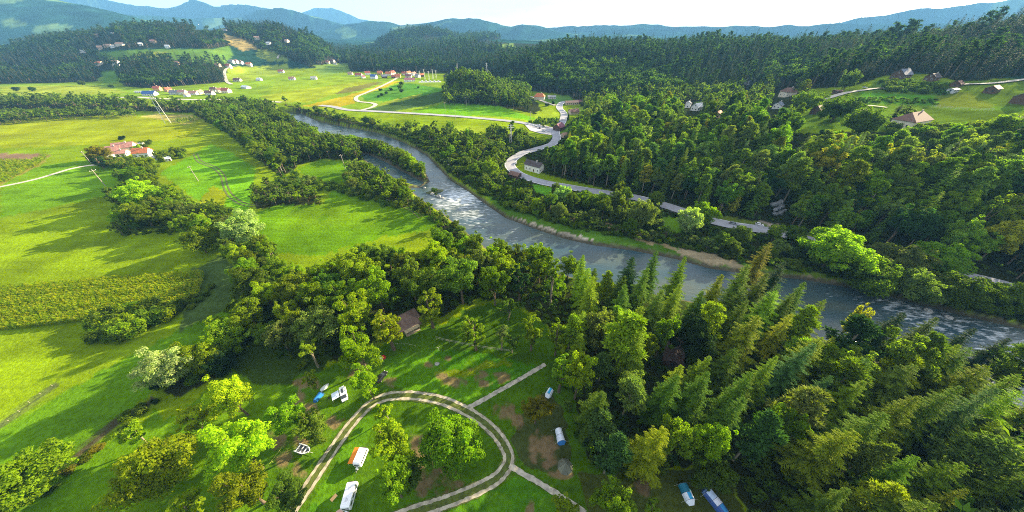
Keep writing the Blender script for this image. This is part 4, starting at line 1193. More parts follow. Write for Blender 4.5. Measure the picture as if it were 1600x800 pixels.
SPEC = {  # spacing, kinds, heights, colours, phrase, far set, reach, min reach
 'camp_wood': (4.5, dict(spruce=.40, fir=.22, pine=.24, broad=.14), (13, 19), 'mmrrrpgbyo', "in the camp's conifer wood", FAR_MIX, 200),
 'village_side_wood': (5.8, dict(broad=.64, sprawl=.18, column=.10, tuft=.04, spruce=.04), (10, 16), 'bbrryoog', 'in the leafy camp wood', FAR_LEAFY, 260),
 'hedge_wood': (5.2, dict(broad=.85, willow=.15), (7, 11), 'bbrryog', "in the field's tree band", FAR_LEAFY, 400),
 'belt': (5.8, dict(broad=.75, willow=.15, column=.1), (7, 12), 'bbboorrg', 'in the riverside tree belt', FAR_LEAFY, 700),
 'spit': (4.6, dict(broad=.45, willow=.55), (6, 10), 'ggrryb', 'on the wooded river spit', FAR_LEAFY, 500),
 'inner_bank': (4.8, dict(broad=.6, willow=.4), (5, 9), 'ggbbro', "on the river's near bank", FAR_LEAFY, 400),
 'meadow_knoll': (4.2, dict(broad=1), (4, 7), 'bbro', 'on the meadow knoll', FAR_LEAFY, 400),
 'far_bank': (6.2, dict(broad=.6, willow=.28, pine=.06, column=.06), (6, 12), 'bbboggrmo', "on the river's far bank", FAR_LEAFY, 600),
 'slope': (5.6, dict(pine=.36, broad=.32, spruce=.26, column=.06), (12, 19), 'ppmmobbggoorda', 'on the slope above road', FAR_MIX, 420),
 'plateau_wood': (7.0, dict(broad=.7, pine=.2, column=.1), (8, 14), 'bbrrgoya', 'on the house plateau', FAR_LEAFY, 420),
 'knoll': (5.2, dict(broad=.8, spruce=.2), (10, 15), 'bobb', 'on the village knoll', FAR_MIX, 500),
 'left_treeline': (7.0, dict(broad=1), (7, 13), 'boom', 'in the far-left tree line', FAR_MIX, 1000),
 'ditch_row': (4.6, dict(broad=.9, willow=.1), (6, 9), 'rryobg', 'in the ditch row', FAR_LEAFY, 200),
 'left_row': (6.0, dict(broad=1), (5, 10), 'boomr', 'in the far-left tree row', FAR_MIX, 800),
 'hill_copse': (7.0, dict(spruce=.6, broad=.4), (12, 18), 'dmb', 'on the left hill', FAR_DARK, 1000),
 'dark_hill': (7.6, dict(spruce=1), (13, 20), 'd', 'on the dark hill', FAR_DARK, 950),
 'left_hill': (7.8, dict(spruce=1), (11, 18), 'd', 'on the left hill', FAR_DARK, 1500),
 'left_hill_east': (7.8, dict(spruce=1), (11, 18), 'd', 'on the left hill', FAR_DARK, 1350),
 'valley_head': (9.0, dict(spruce=1), (13, 20), 'd', 'behind the village', FAR_DARK, 1750),
}
FARONLY = {'dark_hill', 'left_hill', 'left_hill_east', 'valley_head', 'hill_copse'}

def candidates(poly, s, reach, rmin=8):
    us = np.array([p[0] for p in poly]); vs = np.array([p[1] for p in poly])
    X, Y = [], []
    for u, v in poly:
        x, y, d = ray(u, v); n_ = math.hypot(x, y)
        k = reach / n_ if d >= -1e-3 else min(reach / n_, CAMZ / -d)
        X.append(x * k); Y.append(y * k)
        if d > -40: X.append(x / n_ * reach); Y.append(y / n_ * reach)
        X.append(X[0] * 0.5); Y.append(Y[0] * 0.5)
    x0, x1, y0, y1 = min(X), max(X), min(Y), max(Y)
    if min(vs) < 170 and reach > 380: y0 = 60.0
    gx, gy = np.meshgrid(np.arange(x0, x1 + s, s), np.arange(y0, y1 + s * 0.9, s * 0.88))
    gx = gx + (np.arange(gx.shape[0])[:, None] % 2) * s * 0.5
    gx = (gx + (rng.random(gx.shape) - 0.5) * s * 0.75).ravel(); gy = (gy + (rng.random(gy.shape) - 0.5) * s * 0.75).ravel()
    rr_ = np.hypot(gx, gy)
    m = (rr_ < reach) & (rr_ > rmin) & (gy > 0.5)
    gx, gy = gx[m], gy[m]
    if len(gx) == 0: return gx, gy, gx
    gz = height(gx, gy)
    u, v, _ = proj(gx, gy, gz)
    m = inpoly(u, v, poly)
    return gx[m], gy[m], gz[m]

trees = list(hand)
hx = np.array([t['x'] for t in hand]); hy = np.array([t['y'] for t in hand]); hr = np.array([t['r'] for t in hand])
far_pts = {}
for wname, (s, mix, (h0, h1), cols, phrase, fset, reach) in SPEC.items():
    x, y, z = candidates(WOODS[wname], s, reach)
    u, v, dep = proj(x, y, z)
    ok = np.ones(len(x), bool)
    for rp in road_pts: ok &= dist_polyline(x, y, rp) > 5.0
    ok &= ~((z < -0.55))
    for op in OPEN: ok &= ~inpoly(u, v, op)
    if wname == 'valley_head' or wname in ('left_hill', 'left_hill_east', 'dark_hill'):
        # thin out where the hill turns away
        pass
    x, y, z, u, v, dep = x[ok], y[ok], z[ok], u[ok], v[ok], dep[ok]
    h = rng.uniform(h0, h1, len(x)) * rng.choice([0.75, 1, 1, 1.08], len(x))
    if wname == 'far_bank':
        dw = dist_polyline(x, y, fb)
        h *= np.clip(0.35 + dw / 30.0, 0.35, 1.0)
    if wname in FARONLY:
        ut, vt, _ = proj(x, y, z + h * 0.8)
        kp = np.ones(len(x), bool)
        for (cu, cv, cr) in HILL_CLEAR: kp &= ~((np.abs(ut - cu) < cr) & (vt > cv - 5) & (vt < cv + 5) | (np.abs(u - cu) < cr) & (v > cv - 2) & (v < cv + 6))
        x, y, z, h = x[kp], y[kp], z[kp], h[kp]
        far_pts.setdefault(wname, []).append((x, y, z, h))
        continue
    wk = list(mix); wp = np.array([mix[k] for k in wk]); wp = wp / wp.sum()
    for i_ in range(len(x)):
        kd = wk[rng.choice(len(wk), p=wp)]
        hh = h[i_]
        rad = KINDS[kd]['R'] * hh / KINDS[kd]['H'] * rng.uniform(0.85, 1.15)
        if kd in ('broad', 'willow', 'sprawl'): rad = max(rad, s * 0.52)
        dh = np.hypot(hx - x[i_], hy - y[i_])
        if (dh < (hr * 0.75 + rad * 0.55)).any(): continue
        ut, vt, dt = proj(np.array([x[i_]] * 3), np.array([y[i_]] * 3), z[i_] + hh * np.array((0.45, 0.7, 0.97)))
        bad = False
        rp_ = rad * F / dt * np.array((0.9, 0.7, 0.2))
        for (cu, cv, cr) in CLEAR:
            if (np.hypot(ut - cu, vt - cv) < cr + rp_ * 0.8).any(): bad = True; break
        if bad: continue
        if any(inpoly(ut[1:], vt[1:], rp).any() for rp in VIS_RIVER):       # stunted by the water: keeps the river in view
            for k_ in (0.85, 0.7, 0.55, 0.4):
                ut, vt, dt = proj(np.array([x[i_]] * 3), np.array([y[i_]] * 3), z[i_] + hh * k_ * np.array((0.45, 0.7, 0.97)))
                if not any(inpoly(ut[1:], vt[1:], rp).any() for rp in VIS_RIVER): break
            hh *= k_; rad *= max(k_, 0.7)
        if wname in ('slope', 'plateau_wood') and rng.random() < 0.96 and inpoly(ut[1:], vt[1:], VIS_PLATEAU).any(): continue
        if rng.random() < 0.97 and any(inpoly(ut[1:], vt[1:], rp).any() for rp in VIS_RIVER): continue
        if wname == 'far_bank' and 797 < ut[2] < 1215:
            vr = np.interp(ut[2], [p[0] for p in ROAD_PX], [p[1] for p in ROAD_PX])
            if v[i_] > vr and vt[2] < vr + 3 and rng.random() < 0.9:
                hmax = hh * (v[i_] - vr - 3) / max(v[i_] - vt[2], 1e-3)
                if hmax < 2.5: continue
                rad *= hmax / hh if hmax / hh > 0.5 else 0.6; hh = hmax
        col = CODE[cols[rng.integers(len(cols))]]
        if kd in ('spruce', 'fir') and col in (G_OLIVE, G_GREY, G_BROAD): col = G_MID
        if kd == 'broad' and col in (G_PINE,): col = G_BROAD
        if kd == 'willow' and col in (G_DARK, G_MID): col = G_GREY
        trees.append(dict(x=x[i_], y=y[i_], z=z[i_], h=hh, r=rad, kind=kd, col=col, wood=wname, label=None))

# bushes: hedges, ditches, far bank scrub
BUSHES = [  # polygon, spacing, height range, colours, phrase
 (P("150,508 168,494 230,484 282,480 285,490 250,505 190,535 155,535"), 1.9, (2.2, 4.0), 'oybm', 'in the thick field hedge'),
 (P("282,478 330,448 338,452 300,482 285,490"), 2.4, (0.7, 1.8), 'oob', 'in the scrub beside the corn'),
 (P("780,322 850,346 940,364 1060,386 1150,408 1240,424 1180,414 1090,385 1000,370 900,352 840,332 790,316"), 3.0, (1.2, 3.2), 'rrbg', "on the river's far shore"),
 (P("190,660 240,622 252,628 200,672"), 1.6, (1.0, 1.8), 'odb', 'along the grassy ditch'),
 (P("60,768 125,718 190,668 200,672 130,728 70,776"), 2.6, (0.4, 1.0), 'oba', 'along the grassy ditch'),
 (P("430,284 470,272 520,290 560,300 640,326 630,332 560,310 500,298 440,292"), 3.6, (1.6, 3.4), 'bog', 'in the meadow hedge'),
 (P("400,430 440,440 420,500 380,560 300,600 250,620 240,610 300,580 360,530"), 3.4, (1.4, 3.0), 'bdo', 'in the ditch row'),
 (P("1345,152 1465,156 1465,164 1345,160"), 3.2, (1.0, 1.8), 'rbb', 'in the plateau garden'),
 (P("1372,128 1480,134 1480,150 1380,144"), 5.0, (2.0, 4.0), 'bbg', 'in front of the dark-roofed chalet'),
 (P("1385,204 1600,200 1600,225 1385,214"), 5.0, (2.5, 5.0), 'ryog', "at the plateau's edge"),
 (P("820,190 870,186 880,196 850,200"), 5.0, (2.0, 4.0), 'bd', 'by the parking place'),
 (P("140,250 160,250 205,258 205,264 150,260"), 3.0, (2.2, 4.0), 'boa', 'in front of the farm'),
 (P("250,246 290,238 292,246 255,254"), 4.5, (2.5, 5.0), 'bor', 'beside the farm sheds'),
 (P("210,228 235,226 238,234 212,236"), 4.5, (2.5, 4.5), 'by', 'behind the farmhouse'),
]
for poly, s, (h0, h1), cols, phrase in BUSHES:
    x, y, z = candidates(poly, s, 600)
    for i_ in range(len(x)):
        if z[i_] < -0.5: continue
        if min(float(dist_polyline(x[i_:i_ + 1], y[i_:i_ + 1], rp)[0]) for rp in road_pts) < 4.2: continue
        hh = rng.uniform(h0, h1)
        trees.append(dict(x=x[i_], y=y[i_], z=z[i_], h=hh, r=max(hh * 0.75, s * 0.5), kind='bush', col=CODE[cols[rng.integers(len(cols))]], wood=phrase, label=None, phrase=phrase))
LONE = [(192,218,2.6,'d','small dark bush alone in the field behind the farm'),(28,143,6,'m','dark tree alone on the far left meadow, first from the left'),(53,143,6,'m','dark tree alone on the far left meadow, second from the left'),
        (175,138,5,'m','small tree on the meadow below the left hill copse'),(130,134,7,'o','brownish tree at the wood edge of the far left meadow'),(680,304,2.2,'o','shrub growing on the little rock islet in the river'),(684,310,1.2,'o','low tuft on the lower tip of the river islet'),
        (595,142,3,'d','small dark orchard tree inside the lane bend, upper left'),(611,141,3,'d','small dark orchard tree inside the lane bend, upper right'),(597,150,3,'d','small dark orchard tree inside the lane bend, lower left'),(604,147,3,'d','small dark orchard tree inside the lane bend, centre'),(592,152,2.5,'d','small dark orchard tree inside the lane bend, lowest'),
        (626,140,7,'g','grey tree between the village and the lane bend'),(628,134,6,'m','dark tree below the purple-roofed house'),(628,145,5,'o','brown-red tree below the grey one at the village'),(654,138,2.5,'d','small dark bush on the village meadow'),
        (694,140,5,'d','dark bush at the left foot of the village knoll'),(1283,184,3.0,'d','low dark rounded bush in front of the large dome-shaped tree'),(855,166,3,'d','small dark bush beside the lane to the red-roofed house'),(864,163,3.5,'d','dark bush at the lane fork by the junction')]
for (u, v, hh, c, lab) in LONE:
    p = at(u, v)
    trees.append(dict(x=p[0], y=p[1], z=max(p[2], -1.6), h=hh, r=hh * (0.9 if hh < 3.2 else 0.62), kind='bush' if hh < 4 else 'broad', col=CODE[c], wood='lone', label=lab))

# which of them stand as individuals: the 300 of each kind that show largest
for t in trees:
    u, v, dep = proj(t['x'], t['y'], t['z'] + t['h'] * 0.65)
    t['u'], t['v'], t['px'] = float(u), float(v), float(t['h'] ** 0.5 * t['r'] ** 0.5 * F / dep)
    t['on'] = (-15 < u < 1615) and (-20 < v < 815)
bycat = {}
for t in trees: bycat.setdefault(KINDS[t['kind']]['cat'], []).append(t)
indiv, mass = [], []
for cat, L in bycat.items():
    L.sort(key=lambda t: -(t['px'] + (1e4 if t['label'] else 0)) if t['on'] else 1e6)
    k = 0
    for t in L:
        if t['on'] and k < 295 and (t['label'] or t['px'] > (7 if cat != 'bush' else 6)): indiv.append(t); k += 1
        else: mass.append(t)

PHR = {k: v[4] for k, v in SPEC.items()}
GROUP = {'broadleaf tree': 'broadleaf trees of the valley', 'spruce': 'spruces of the valley', 'pine': 'pines of the valley', 'bush': 'bushes and hedge shrubs', 'willow': 'willows and pale riverside trees',
         'poplar': 'slim upright trees', 'tall bare-stemmed tree': 'bare-stemmed trees', 'young tree': 'young trees about the camp'}
LANDMARKS = [(640,510,'the brown hut'),(836,265,'the white farmhouse by the road'),(205,236,'the farmstead'),(680,303,'the river islet'),(1073,773,'the teal and white tent'),(1116,784,'the pale blue tent'),
    (859,614,'the white-and-blue camp tent'),(875,682,'the long white tent'),(548,773,'the long white caravan'),(562,712,'the orange awning'),(475,703,'the white boat trailer'),(1048,560,'the dark shed'),(1215,325,'the rock outcrop'),
    (1420,193,'the large brown-roofed villa'),(1225,150,'the grey-roofed white house'),(1405,118,'the slate-roofed chalet'),(843,152,'the red-roofed house'),(252,175,'the white twin-pole pylon'),(640,122,'the village houses'),
    (252,560,'the pale cream willow'),(702,690,"the loop's big round tree"),(1018,690,'the bright star-shaped spruce'),(908,580,'the bright yellow tree'),(378,350,'the pale flowering willow'),(1308,384,'the big bright far-bank tree'),(1004,328,'the pale rounded bank tree')]
ONES = 'zero one two three four five six seven eight nine ten eleven twelve thirteen fourteen fifteen sixteen seventeen eighteen nineteen'.split()
TENS = 'x x twenty thirty forty fifty sixty seventy eighty ninety'.split()
def number(x):
    x = int(min(max(round(x), 0), 100))
    if x == 100: return 'hundred'
    return ONES[x] if x < 20 else TENS[x // 10] + ('' if x % 10 == 0 else '-' + ONES[x % 10])
seen_labels = {}
for t in indiv:
    kk = KINDS[t['kind']]
    if not t['label']:
        ph = t.get('phrase') or PHR[t['wood']]
        cat = 'tree' if kk['cat'] == 'broadleaf tree' else ('slim tree' if kk['cat'] == 'poplar' else kk['cat'])
        base_ = "%s %s %s, %s percent across, %s percent down" % (COLNAME[t['col']], cat, ph, number(t['u'] / 16), number(t['v'] / 8))
        near_ = min(LANDMARKS, key=lambda q: math.hypot(q[0] - t['u'], q[1] - t['v']))
        dx_, dy_ = t['u'] - near_[0], t['v'] - near_[1]
        dd_ = math.hypot(dx_, dy_)
        if dd_ < 75:
            way = ('right of' if dx_ > 0 else 'left of') if abs(dx_) > abs(dy_) * 1.3 else ('below' if dy_ > 0 else 'above') if abs(dy_) > abs(dx_) * 1.3 else \
                ('below and right of' if dy_ > 0 and dx_ > 0 else 'below and left of' if dy_ > 0 else 'above and right of' if dx_ > 0 else 'above and left of')
            l2 = "%s %s %s%s %s" % (COLNAME[t['col']], cat, 'close ' if dd_ < 38 else '', way, near_[2])
            if l2 not in seen_labels: base_ = l2
        lab = base_
        for pre in ('lower', 'wider', 'taller', 'rounder', 'fuller', 'slimmer'):
            if lab not in seen_labels: break
            if pre == 'lower':
                o_ = seen_labels[base_]
                pre = 'smaller' if t['px'] < o_['px'] else 'larger'
            lab = pre + ' ' + base_
        t['label'] = lab
    seen_labels.setdefault(t['label'], t)
CONCOL = {G_BRIGHT: (0.122, 0.180, 0.008), G_YEL: (0.175, 0.225, 0.008), G_GREY: (0.115, 0.150, 0.028), G_MID: (0.074, 0.125, 0.010)}
cnt = {}
for t in indiv:
    kk = KINDS[t['kind']]
    i_ = cnt.get(t['kind'], 0); cnt[t['kind']] = i_ + 1
    ks = KINDS['round'] if t['kind'] in ('broad', 'willow', 'sprawl') and t['r'] / t['h'] > 0.40 else kk
    cm, tm = ks['m'][rng.integers(len(ks['m']))]
    sxy = t['r'] / ks['R']; sz = t['h'] / ks['H']
    root = empty(kk['name'], (t['x'], t['y'], t['z']), rng.random() * 6.28, t['label'], kk['cat'], GROUP[kk['cat']])
    root.scale = (sxy * rng.uniform(0.93, 1.07), sxy * rng.uniform(0.93, 1.07), sz)
    root.rotation_euler[0] = rng.normal() * 0.03; root.rotation_euler[1] = rng.normal() * 0.03
    jitter = rng.uniform(0.9, 1.1, 3) * (rng.uniform(1.0, 1.25) if t['wood'] == 'hand' else rng.uniform(0.85, 1.2) * (1.5 if t['wood'] == 'slope' else 1.3 if t['wood'] == 'camp_wood' else 1.0))
    for me, nm in ((tm, kk['parts'][0]), (cm, kk['parts'][1])):
        o = mesh_obj(nm, me, root)
        cc_ = CONCOL.get(t['col'], t['col']) if t['kind'] in ('spruce', 'fir', 'pine') else t['col']
        o.color = (*(np.array(cc_) * jitter), 1)

# the rest of the woods, too many to count
def mass_of(name, ts, coll, label, H0, R0):
    if not ts: return
    pts = [(t['x'], t['y'], t['z'] - 0.1) for t in ts]
    sc = [(t['r'] / R0, t['r'] / R0, t['h'] / H0) for t in ts]
    scatter_object(name, pts, coll, sc, label)
conif = [t for t in mass if t['kind'] in ('spruce', 'fir', 'pine')]
leafy = [t for t in mass if t['kind'] not in ('spruce', 'fir', 'pine', 'bush')]
mass_of("mixed_forest", conif, FAR_DARK, "remaining conifers of the wooded slope and camp wood", 17, 3.3)
mass_of("leafy_forest", leafy, FAR_LEAFY, "remaining leafy trees along river, fields and slope", 14, 4.2)
mass_of("shrub_foliage", [t for t in mass if t['kind'] == 'bush'], UNDER, "small shrubs along banks and hedges", 1.4, 1.3)
FARLAB = {'dark_hill': "dense dark forest on the hill behind the plateau houses", 'left_hill': "dark forest covering the hamlet hill on the left", 'left_hill_east': "conifer forest on the east end of the hamlet hill",
          'valley_head': "dark conifer forest rising behind the red-roofed village", 'hill_copse': "dark copse at the foot of the hamlet hill"}
for wname, L in far_pts.items():
    x, y, z, h = L[0]
    h = h * (0.68 + 0.42 * vnoise(x, y, 48) + 0.3 * vnoise(x + 60, y, 17)) * rng.uniform(0.85, 1.2, len(h))
    k = 1.0 if wname != 'valley_head' else 1.2
    scatter_object("forest", np.stack([x, y, z - 0.2], 1), FAR_DARK, np.stack([h / 17 * k * 1.1, h / 17 * k * 1.1, h / 17 * k], 1), FARLAB[wname], stands=True)
# scattered trees on the blue-green mountain
x, y, z = candidates(P("-300,60 0,75 120,75 200,50 260,45 330,50 330,20 0,-60 -300,-60"), 17.0, 2150, 1250)
q = vnoise(x, y, 260) * 0.6 + vnoise(x + 400, y, 110) * 0.4
m = q < 0.64
scatter_object("forest", np.stack([x, y, z - 0.3], 1)[m], FAR_DARK, np.stack([rng.uniform(1.4, 2.1, m.sum())] * 2 + [rng.uniform(0.9, 1.3, m.sum())], 1), "blue-green forest on the hazy mountain at the far left")
# undergrowth in the near woods and rank growth on the banks
U = []
for poly, s, reach in ((WOODS['camp_wood'], 2.4, 150), (WOODS['village_side_wood'], 2.6, 170), (WOODS['slope'], 4.0, 330), (WOODS['far_bank'], 2.6, 300), (WOODS['inner_bank'], 2.6, 260), (WOODS['belt'], 3.5, 400), (WOODS['spit'], 2.6, 400), (WOODS['hedge_wood'], 2.8, 330)):
    x, y, z = candidates(poly, s, reach)
    u, v, _ = proj(x, y, z)
    ok = z > -0.9
    for rp in road_pts: ok &= dist_polyline(x, y, rp) > 4.0
    for op in OPEN: ok &= ~inpoly(u, v, op)
    for (cu, cv, cr) in CLEAR: ok &= np.hypot(u - cu, v - cv) > cr * 0.8
    U.append(np.stack([x, y, z - 0.05], 1)[ok])
U = np.concatenate(U)
scatter_object("undergrowth_foliage", U, UNDER, np.stack([rng.uniform(0.7, 1.5, len(U))] * 2 + [rng.uniform(0.5, 1.3, len(U))], 1), "low undergrowth on the forest floors and river banks")
# maize
x, y, z = [], [], []
CP = P("-60,455 0,452 80,445 200,434 318,427 322,432 314,458 288,476 240,487 160,500 80,510 0,517 -60,524")
cx = [at(u, v)[:2] for u, v in CP]
a_ = np.array(cx); x0, y0 = a_.min(0); x1, y1 = a_.max(0)
e1 = unit(np.array(at(300, 455)[:2]) - np.array(at(20, 485)[:2])); e2 = np.array((-e1[1], e1[0]))
cen = a_.mean(0); S, T = np.meshgrid(np.arange(-95, 95, 0.45), np.arange(-40, 40, 0.8))
x = cen[0] + S * e1[0] + T * e2[0] + rng.normal(size=S.shape) * 0.08; y = cen[1] + S * e1[1] + T * e2[1] + rng.normal(size=S.shape) * 0.08
x = x.ravel(); y = y.ravel(); z = height(x, y)
u, v, _ = proj(x, y, z); m = inpoly(u, v, CP) & (y > 1)
hs = (0.85 + 0.3 * vnoise(x, y, 9) + 0.08 * np.sin(T.ravel() * 2 * math.pi / 4.8))[m]
scatter_object("maize_leaves", np.stack([x, y, z], 1)[m], CORN, np.stack([np.full(m.sum(), 0.85), np.full(m.sum(), 0.85), hs * 0.9], 1), "standing yellow-green maize field beside the field hedge")
CP2 = P("-60,252 50,252 78,243 62,258 0,290 -60,315")
for CPx, lab, sp_ in ((CP2, "ripe maize field at the far left edge beside the farm track", 1.3), (P("215,182 240,178 300,180 312,186 290,195 262,188 240,187"), "curved patch of ripe maize on the far field", 2.0)):
    x, y, z = candidates(CPx, sp_, 420)
    scatter_object("maize_leaves", np.stack([x, y, z], 1), CORN, np.stack([np.full(len(x), 1.5)] * 2 + [rng.uniform(0.9, 1.1, len(x))], 1), lab)
print("individual plants", len(indiv), {k: len(v) for k, v in bycat.items()}, "mass", len(mass), "far", {k: len(v[0][0]) for k, v in far_pts.items()}, "under", len(U))
SIZE = 0.70
_empty0 = empty
def empty(*a, **k):
    o = _empty0(*a, **k); o.scale = (SIZE, SIZE, SIZE); return o
# ------------------------------------------------------------------ buildings
W_WHITE = (0.78, 0.76, 0.72); W_CREAM = (0.68, 0.60, 0.46); W_WOOD = (0.10, 0.055, 0.035); W_GREY = (0.5, 0.5, 0.5); W_TAN = (0.55, 0.42, 0.28); W_ORANGE = (0.62, 0.33, 0.16)
R_RED = (0.36, 0.085, 0.055); R_ORANGE = (0.50, 0.15, 0.055); R_PINK = (0.46, 0.22, 0.17); R_BROWN = (0.16, 0.085, 0.065); R_GREY = (0.20, 0.20, 0.22); R_DARK = (0.07, 0.055, 0.055); R_BLUE = (0.05, 0.12, 0.32); R_PURPLE = (0.20, 0.07, 0.10); R_TAN = (0.40, 0.24, 0.16); R_SLATE = (0.13, 0.15, 0.20)
GLASS = plain("window glass", (0.03, 0.04, 0.05), 0.15, vary=0.05, spec=0.6)
FRAME = plain("window frame", (0.7, 0.68, 0.64), 0.6, vary=0.05)
def roofmat(c):
    key = ('roof', c)
    if key in _mc: return _mc[key]
    m, n, l, b = nodemat("roof tiles")
    tc = n.new("ShaderNodeTexCoord"); wv = n.new("ShaderNodeTexWave"); wv.bands_direction = 'Z'
    wv.inputs['Scale'].default_value = 2.6; wv.inputs['Distortion'].default_value = 0.6
    no = n.new("ShaderNodeTexNoise"); no.inputs['Scale'].default_value = 0.8; no.inputs['Detail'].default_value = 6
    l.new(tc.outputs['Object'], wv.inputs['Vector']); l.new(tc.outputs['Object'], no.inputs['Vector'])
    a = n.new("ShaderNodeMapRange"); a.inputs['To Min'].default_value = 0.8; a.inputs['To Max'].default_value = 1.12; l.new(wv.outputs['Fac'], a.inputs['Value'])
    c2 = n.new("ShaderNodeMapRange"); c2.inputs['From Min'].default_value = 0.3; c2.inputs['From Max'].default_value = 0.7; c2.inputs['To Min'].default_value = 0.7; c2.inputs['To Max'].default_value = 1.3; l.new(no.outputs['Fac'], c2.inputs['Value'])
    mm = n.new("ShaderNodeMath"); mm.operation = 'MULTIPLY'; l.new(a.outputs[0], mm.inputs[0]); l.new(c2.outputs[0], mm.inputs[1])
    vm = n.new("ShaderNodeVectorMath"); vm.operation = 'SCALE'; vm.inputs[0].default_value = c; l.new(mm.outputs[0], vm.inputs['Scale']); l.new(vm.outputs[0], b.inputs['Base Color'])
    b.inputs['Roughness'].default_value = 0.85
    _mc[key] = m
    return m

def window(parent, x, y, z, w, h, face, detail):
    """a window set 2 cm proud of the wall; face = direction it looks at in house space"""
    rz = {'-y': 0, '+y': math.pi, '+x': math.pi / 2, '-x': -math.pi / 2}[face]
    if detail:
        m = MB(); t = 0.09
        m.box(-w / 2, w / 2, -0.08, 0.02, -h / 2, -h / 2 + t); m.box(-w / 2, w / 2, -0.08, 0.02, h / 2 - t, h / 2)
        m.box(-w / 2, -w / 2 + t, -0.08, 0.02, -h / 2 + t, h / 2 - t); m.box(w / 2 - t, w / 2, -0.08, 0.02, -h / 2 + t, h / 2 - t)
        fo = m.build("window", FRAME, parent, loc=(x, y, z), rot=(0, 0, rz))
        g = MB(); g.box(-w / 2 + t, w / 2 - t, -0.03, 0.0, -h / 2 + t, h / 2 - t); g.build("pane", GLASS, fo)
    else:
        g = MB(); g.box(-w / 2, w / 2, -0.06, 0.02, -h / 2, h / 2); g.build("window", GLASS, parent, loc=(x, y, z), rot=(0, 0, rz))

def house(u, v, L, Wd, H, rot, wall, roof, label, name='house', pitch=0.75, hip=0.0, detail=False, storeys=1, open_front=False, chimney=True, cat=None, group=None, z=None, p=None, over=0.6):
    if p is None: p = at(u, v)
    x, y, zz = p
    c = [(x + dx * L * SIZE / 2, y + dy * Wd * SIZE / 2) for dx in (-1, 1) for dy in (-1, 1)]
    z0 = min(hz(*q) for q in c); z1 = max(hz(*q) for q in c)
    base = 0.5 * (z0 + z1) if z is None else z
    root = empty(name, (x, y, base), R(rot), label, cat or name.replace('_', ' '), group)
    rise = Wd / 2 * pitch
    wm = M(wall, 0.85, vary=0.08, scale=0.6)
    m = MB()
    d0 = (z0 - base - 0.6) / SIZE
    if hip > 0: m.box(-L / 2, L / 2, -Wd / 2, Wd / 2, d0, H)
    else: m.prism([(-Wd / 2, d0), (Wd / 2, d0), (Wd / 2, H), (0, H + rise), (-Wd / 2, H)], 'x', -L / 2, L / 2)
    m.build("wall", wm, root)
    o, t = over, 0.22
    m = MB(); sl = pitch
    if hip > 0:
        hl = hip * L / 2
        e = [(-L / 2 - o, -Wd / 2 - o), (L / 2 + o, -Wd / 2 - o), (L / 2 + o, Wd / 2 + o), (-L / 2 - o, Wd / 2 + o)]
        zb = H - o * sl + 0.03
        V = [(a, b_, zb) for a, b_ in e] + [(a, b_, zb + t) for a, b_ in e] + [(-L / 2 + hl, 0, H + rise + t), (L / 2 - hl, 0, H + rise + t)]
        m.add(V, [(0, 3, 2, 1), (0, 1, 5, 4), (1, 2, 6, 5), (2, 3, 7, 6), (3, 0, 4, 7), (4, 5, 9, 8), (6, 7, 8, 9), (5, 6, 9), (7, 4, 8)])
    else:
        k = 0.03
        prof = [(-Wd / 2 - o, H - o * sl + k), (0, H + rise + k), (Wd / 2 + o, H - o * sl + k), (Wd / 2 + o, H - o * sl + k + t), (0, H + rise + k + t * 1.25), (-Wd / 2 - o, H - o * sl + k + t)]
        m.prism(prof, 'x', -L / 2 - o, L / 2 + o)
    rf = m.build("roof", roofmat(roof), root)
    if chimney:
        m = MB(); m.box(L * 0.16, L * 0.16 + 0.8, -0.9, -0.2, H + rise * 0.55, H + rise + 1.1); m.box(L * 0.16 - 0.1, L * 0.16 + 0.9, -1.0, -0.1, H + rise + 1.102, H + rise + 1.25)
        m.build("chimney", M((0.5, 0.44, 0.38), 0.9), rf)
    n_ = max(2, int(L / 3.2))
    ww, wh = (1.1, 1.3) if detail else (1.2, 1.4)
    if not open_front:
        for s in range(storeys):
            zc = 1.6 + 2.7 * s
            if zc + 0.7 > H: break
            for k in range(n_):
                xx = -L / 2 + L * (k + 0.5) / n_
                if s == 0 and k == n_ // 2:
                    m = MB(); m.box(xx - 0.5, xx + 0.5, -Wd / 2 - 0.06, -Wd / 2 + 0.03, 0.02, 2.1)
                    dr = m.build("door", M((0.14, 0.07, 0.04), 0.6), root)
                    if detail:
                        m = MB(); m.box(xx + 0.32, xx + 0.42, -Wd / 2 - 0.13, -Wd / 2 - 0.062, 0.98, 1.08); m.build("handle", M((0.4, 0.4, 0.4), 0.3, metal=0.8), dr)
                else: window(root, xx, -Wd / 2 - 0.02, zc, ww, wh, '-y', detail)
                if detail: window(root, xx, Wd / 2 + 0.02, zc, ww, wh, '+y', detail)
            for sx, fc in ((-1, '-x'), (1, '+x')):
                for yy in ((-Wd / 4, Wd / 4) if Wd > 6.5 else (0,)): window(root, sx * (L / 2 + 0.02), yy, zc, ww, wh, fc, detail)
        if hip == 0 and rise > 2.4:
            for sx, fc in ((-1, '-x'), (1, '+x')): window(root, sx * (L / 2 + 0.02), 0, H + rise * 0.3, 1.0, 1.1, fc, detail)
    else:
        m = MB(); m.box(-L * 0.32, L * 0.32, -Wd / 2 - 0.05, -Wd / 2 + 0.02, 0.05, H * 0.85)
        m.build("barn_door", M((0.05, 0.03, 0.02), 0.9), root)
    return root

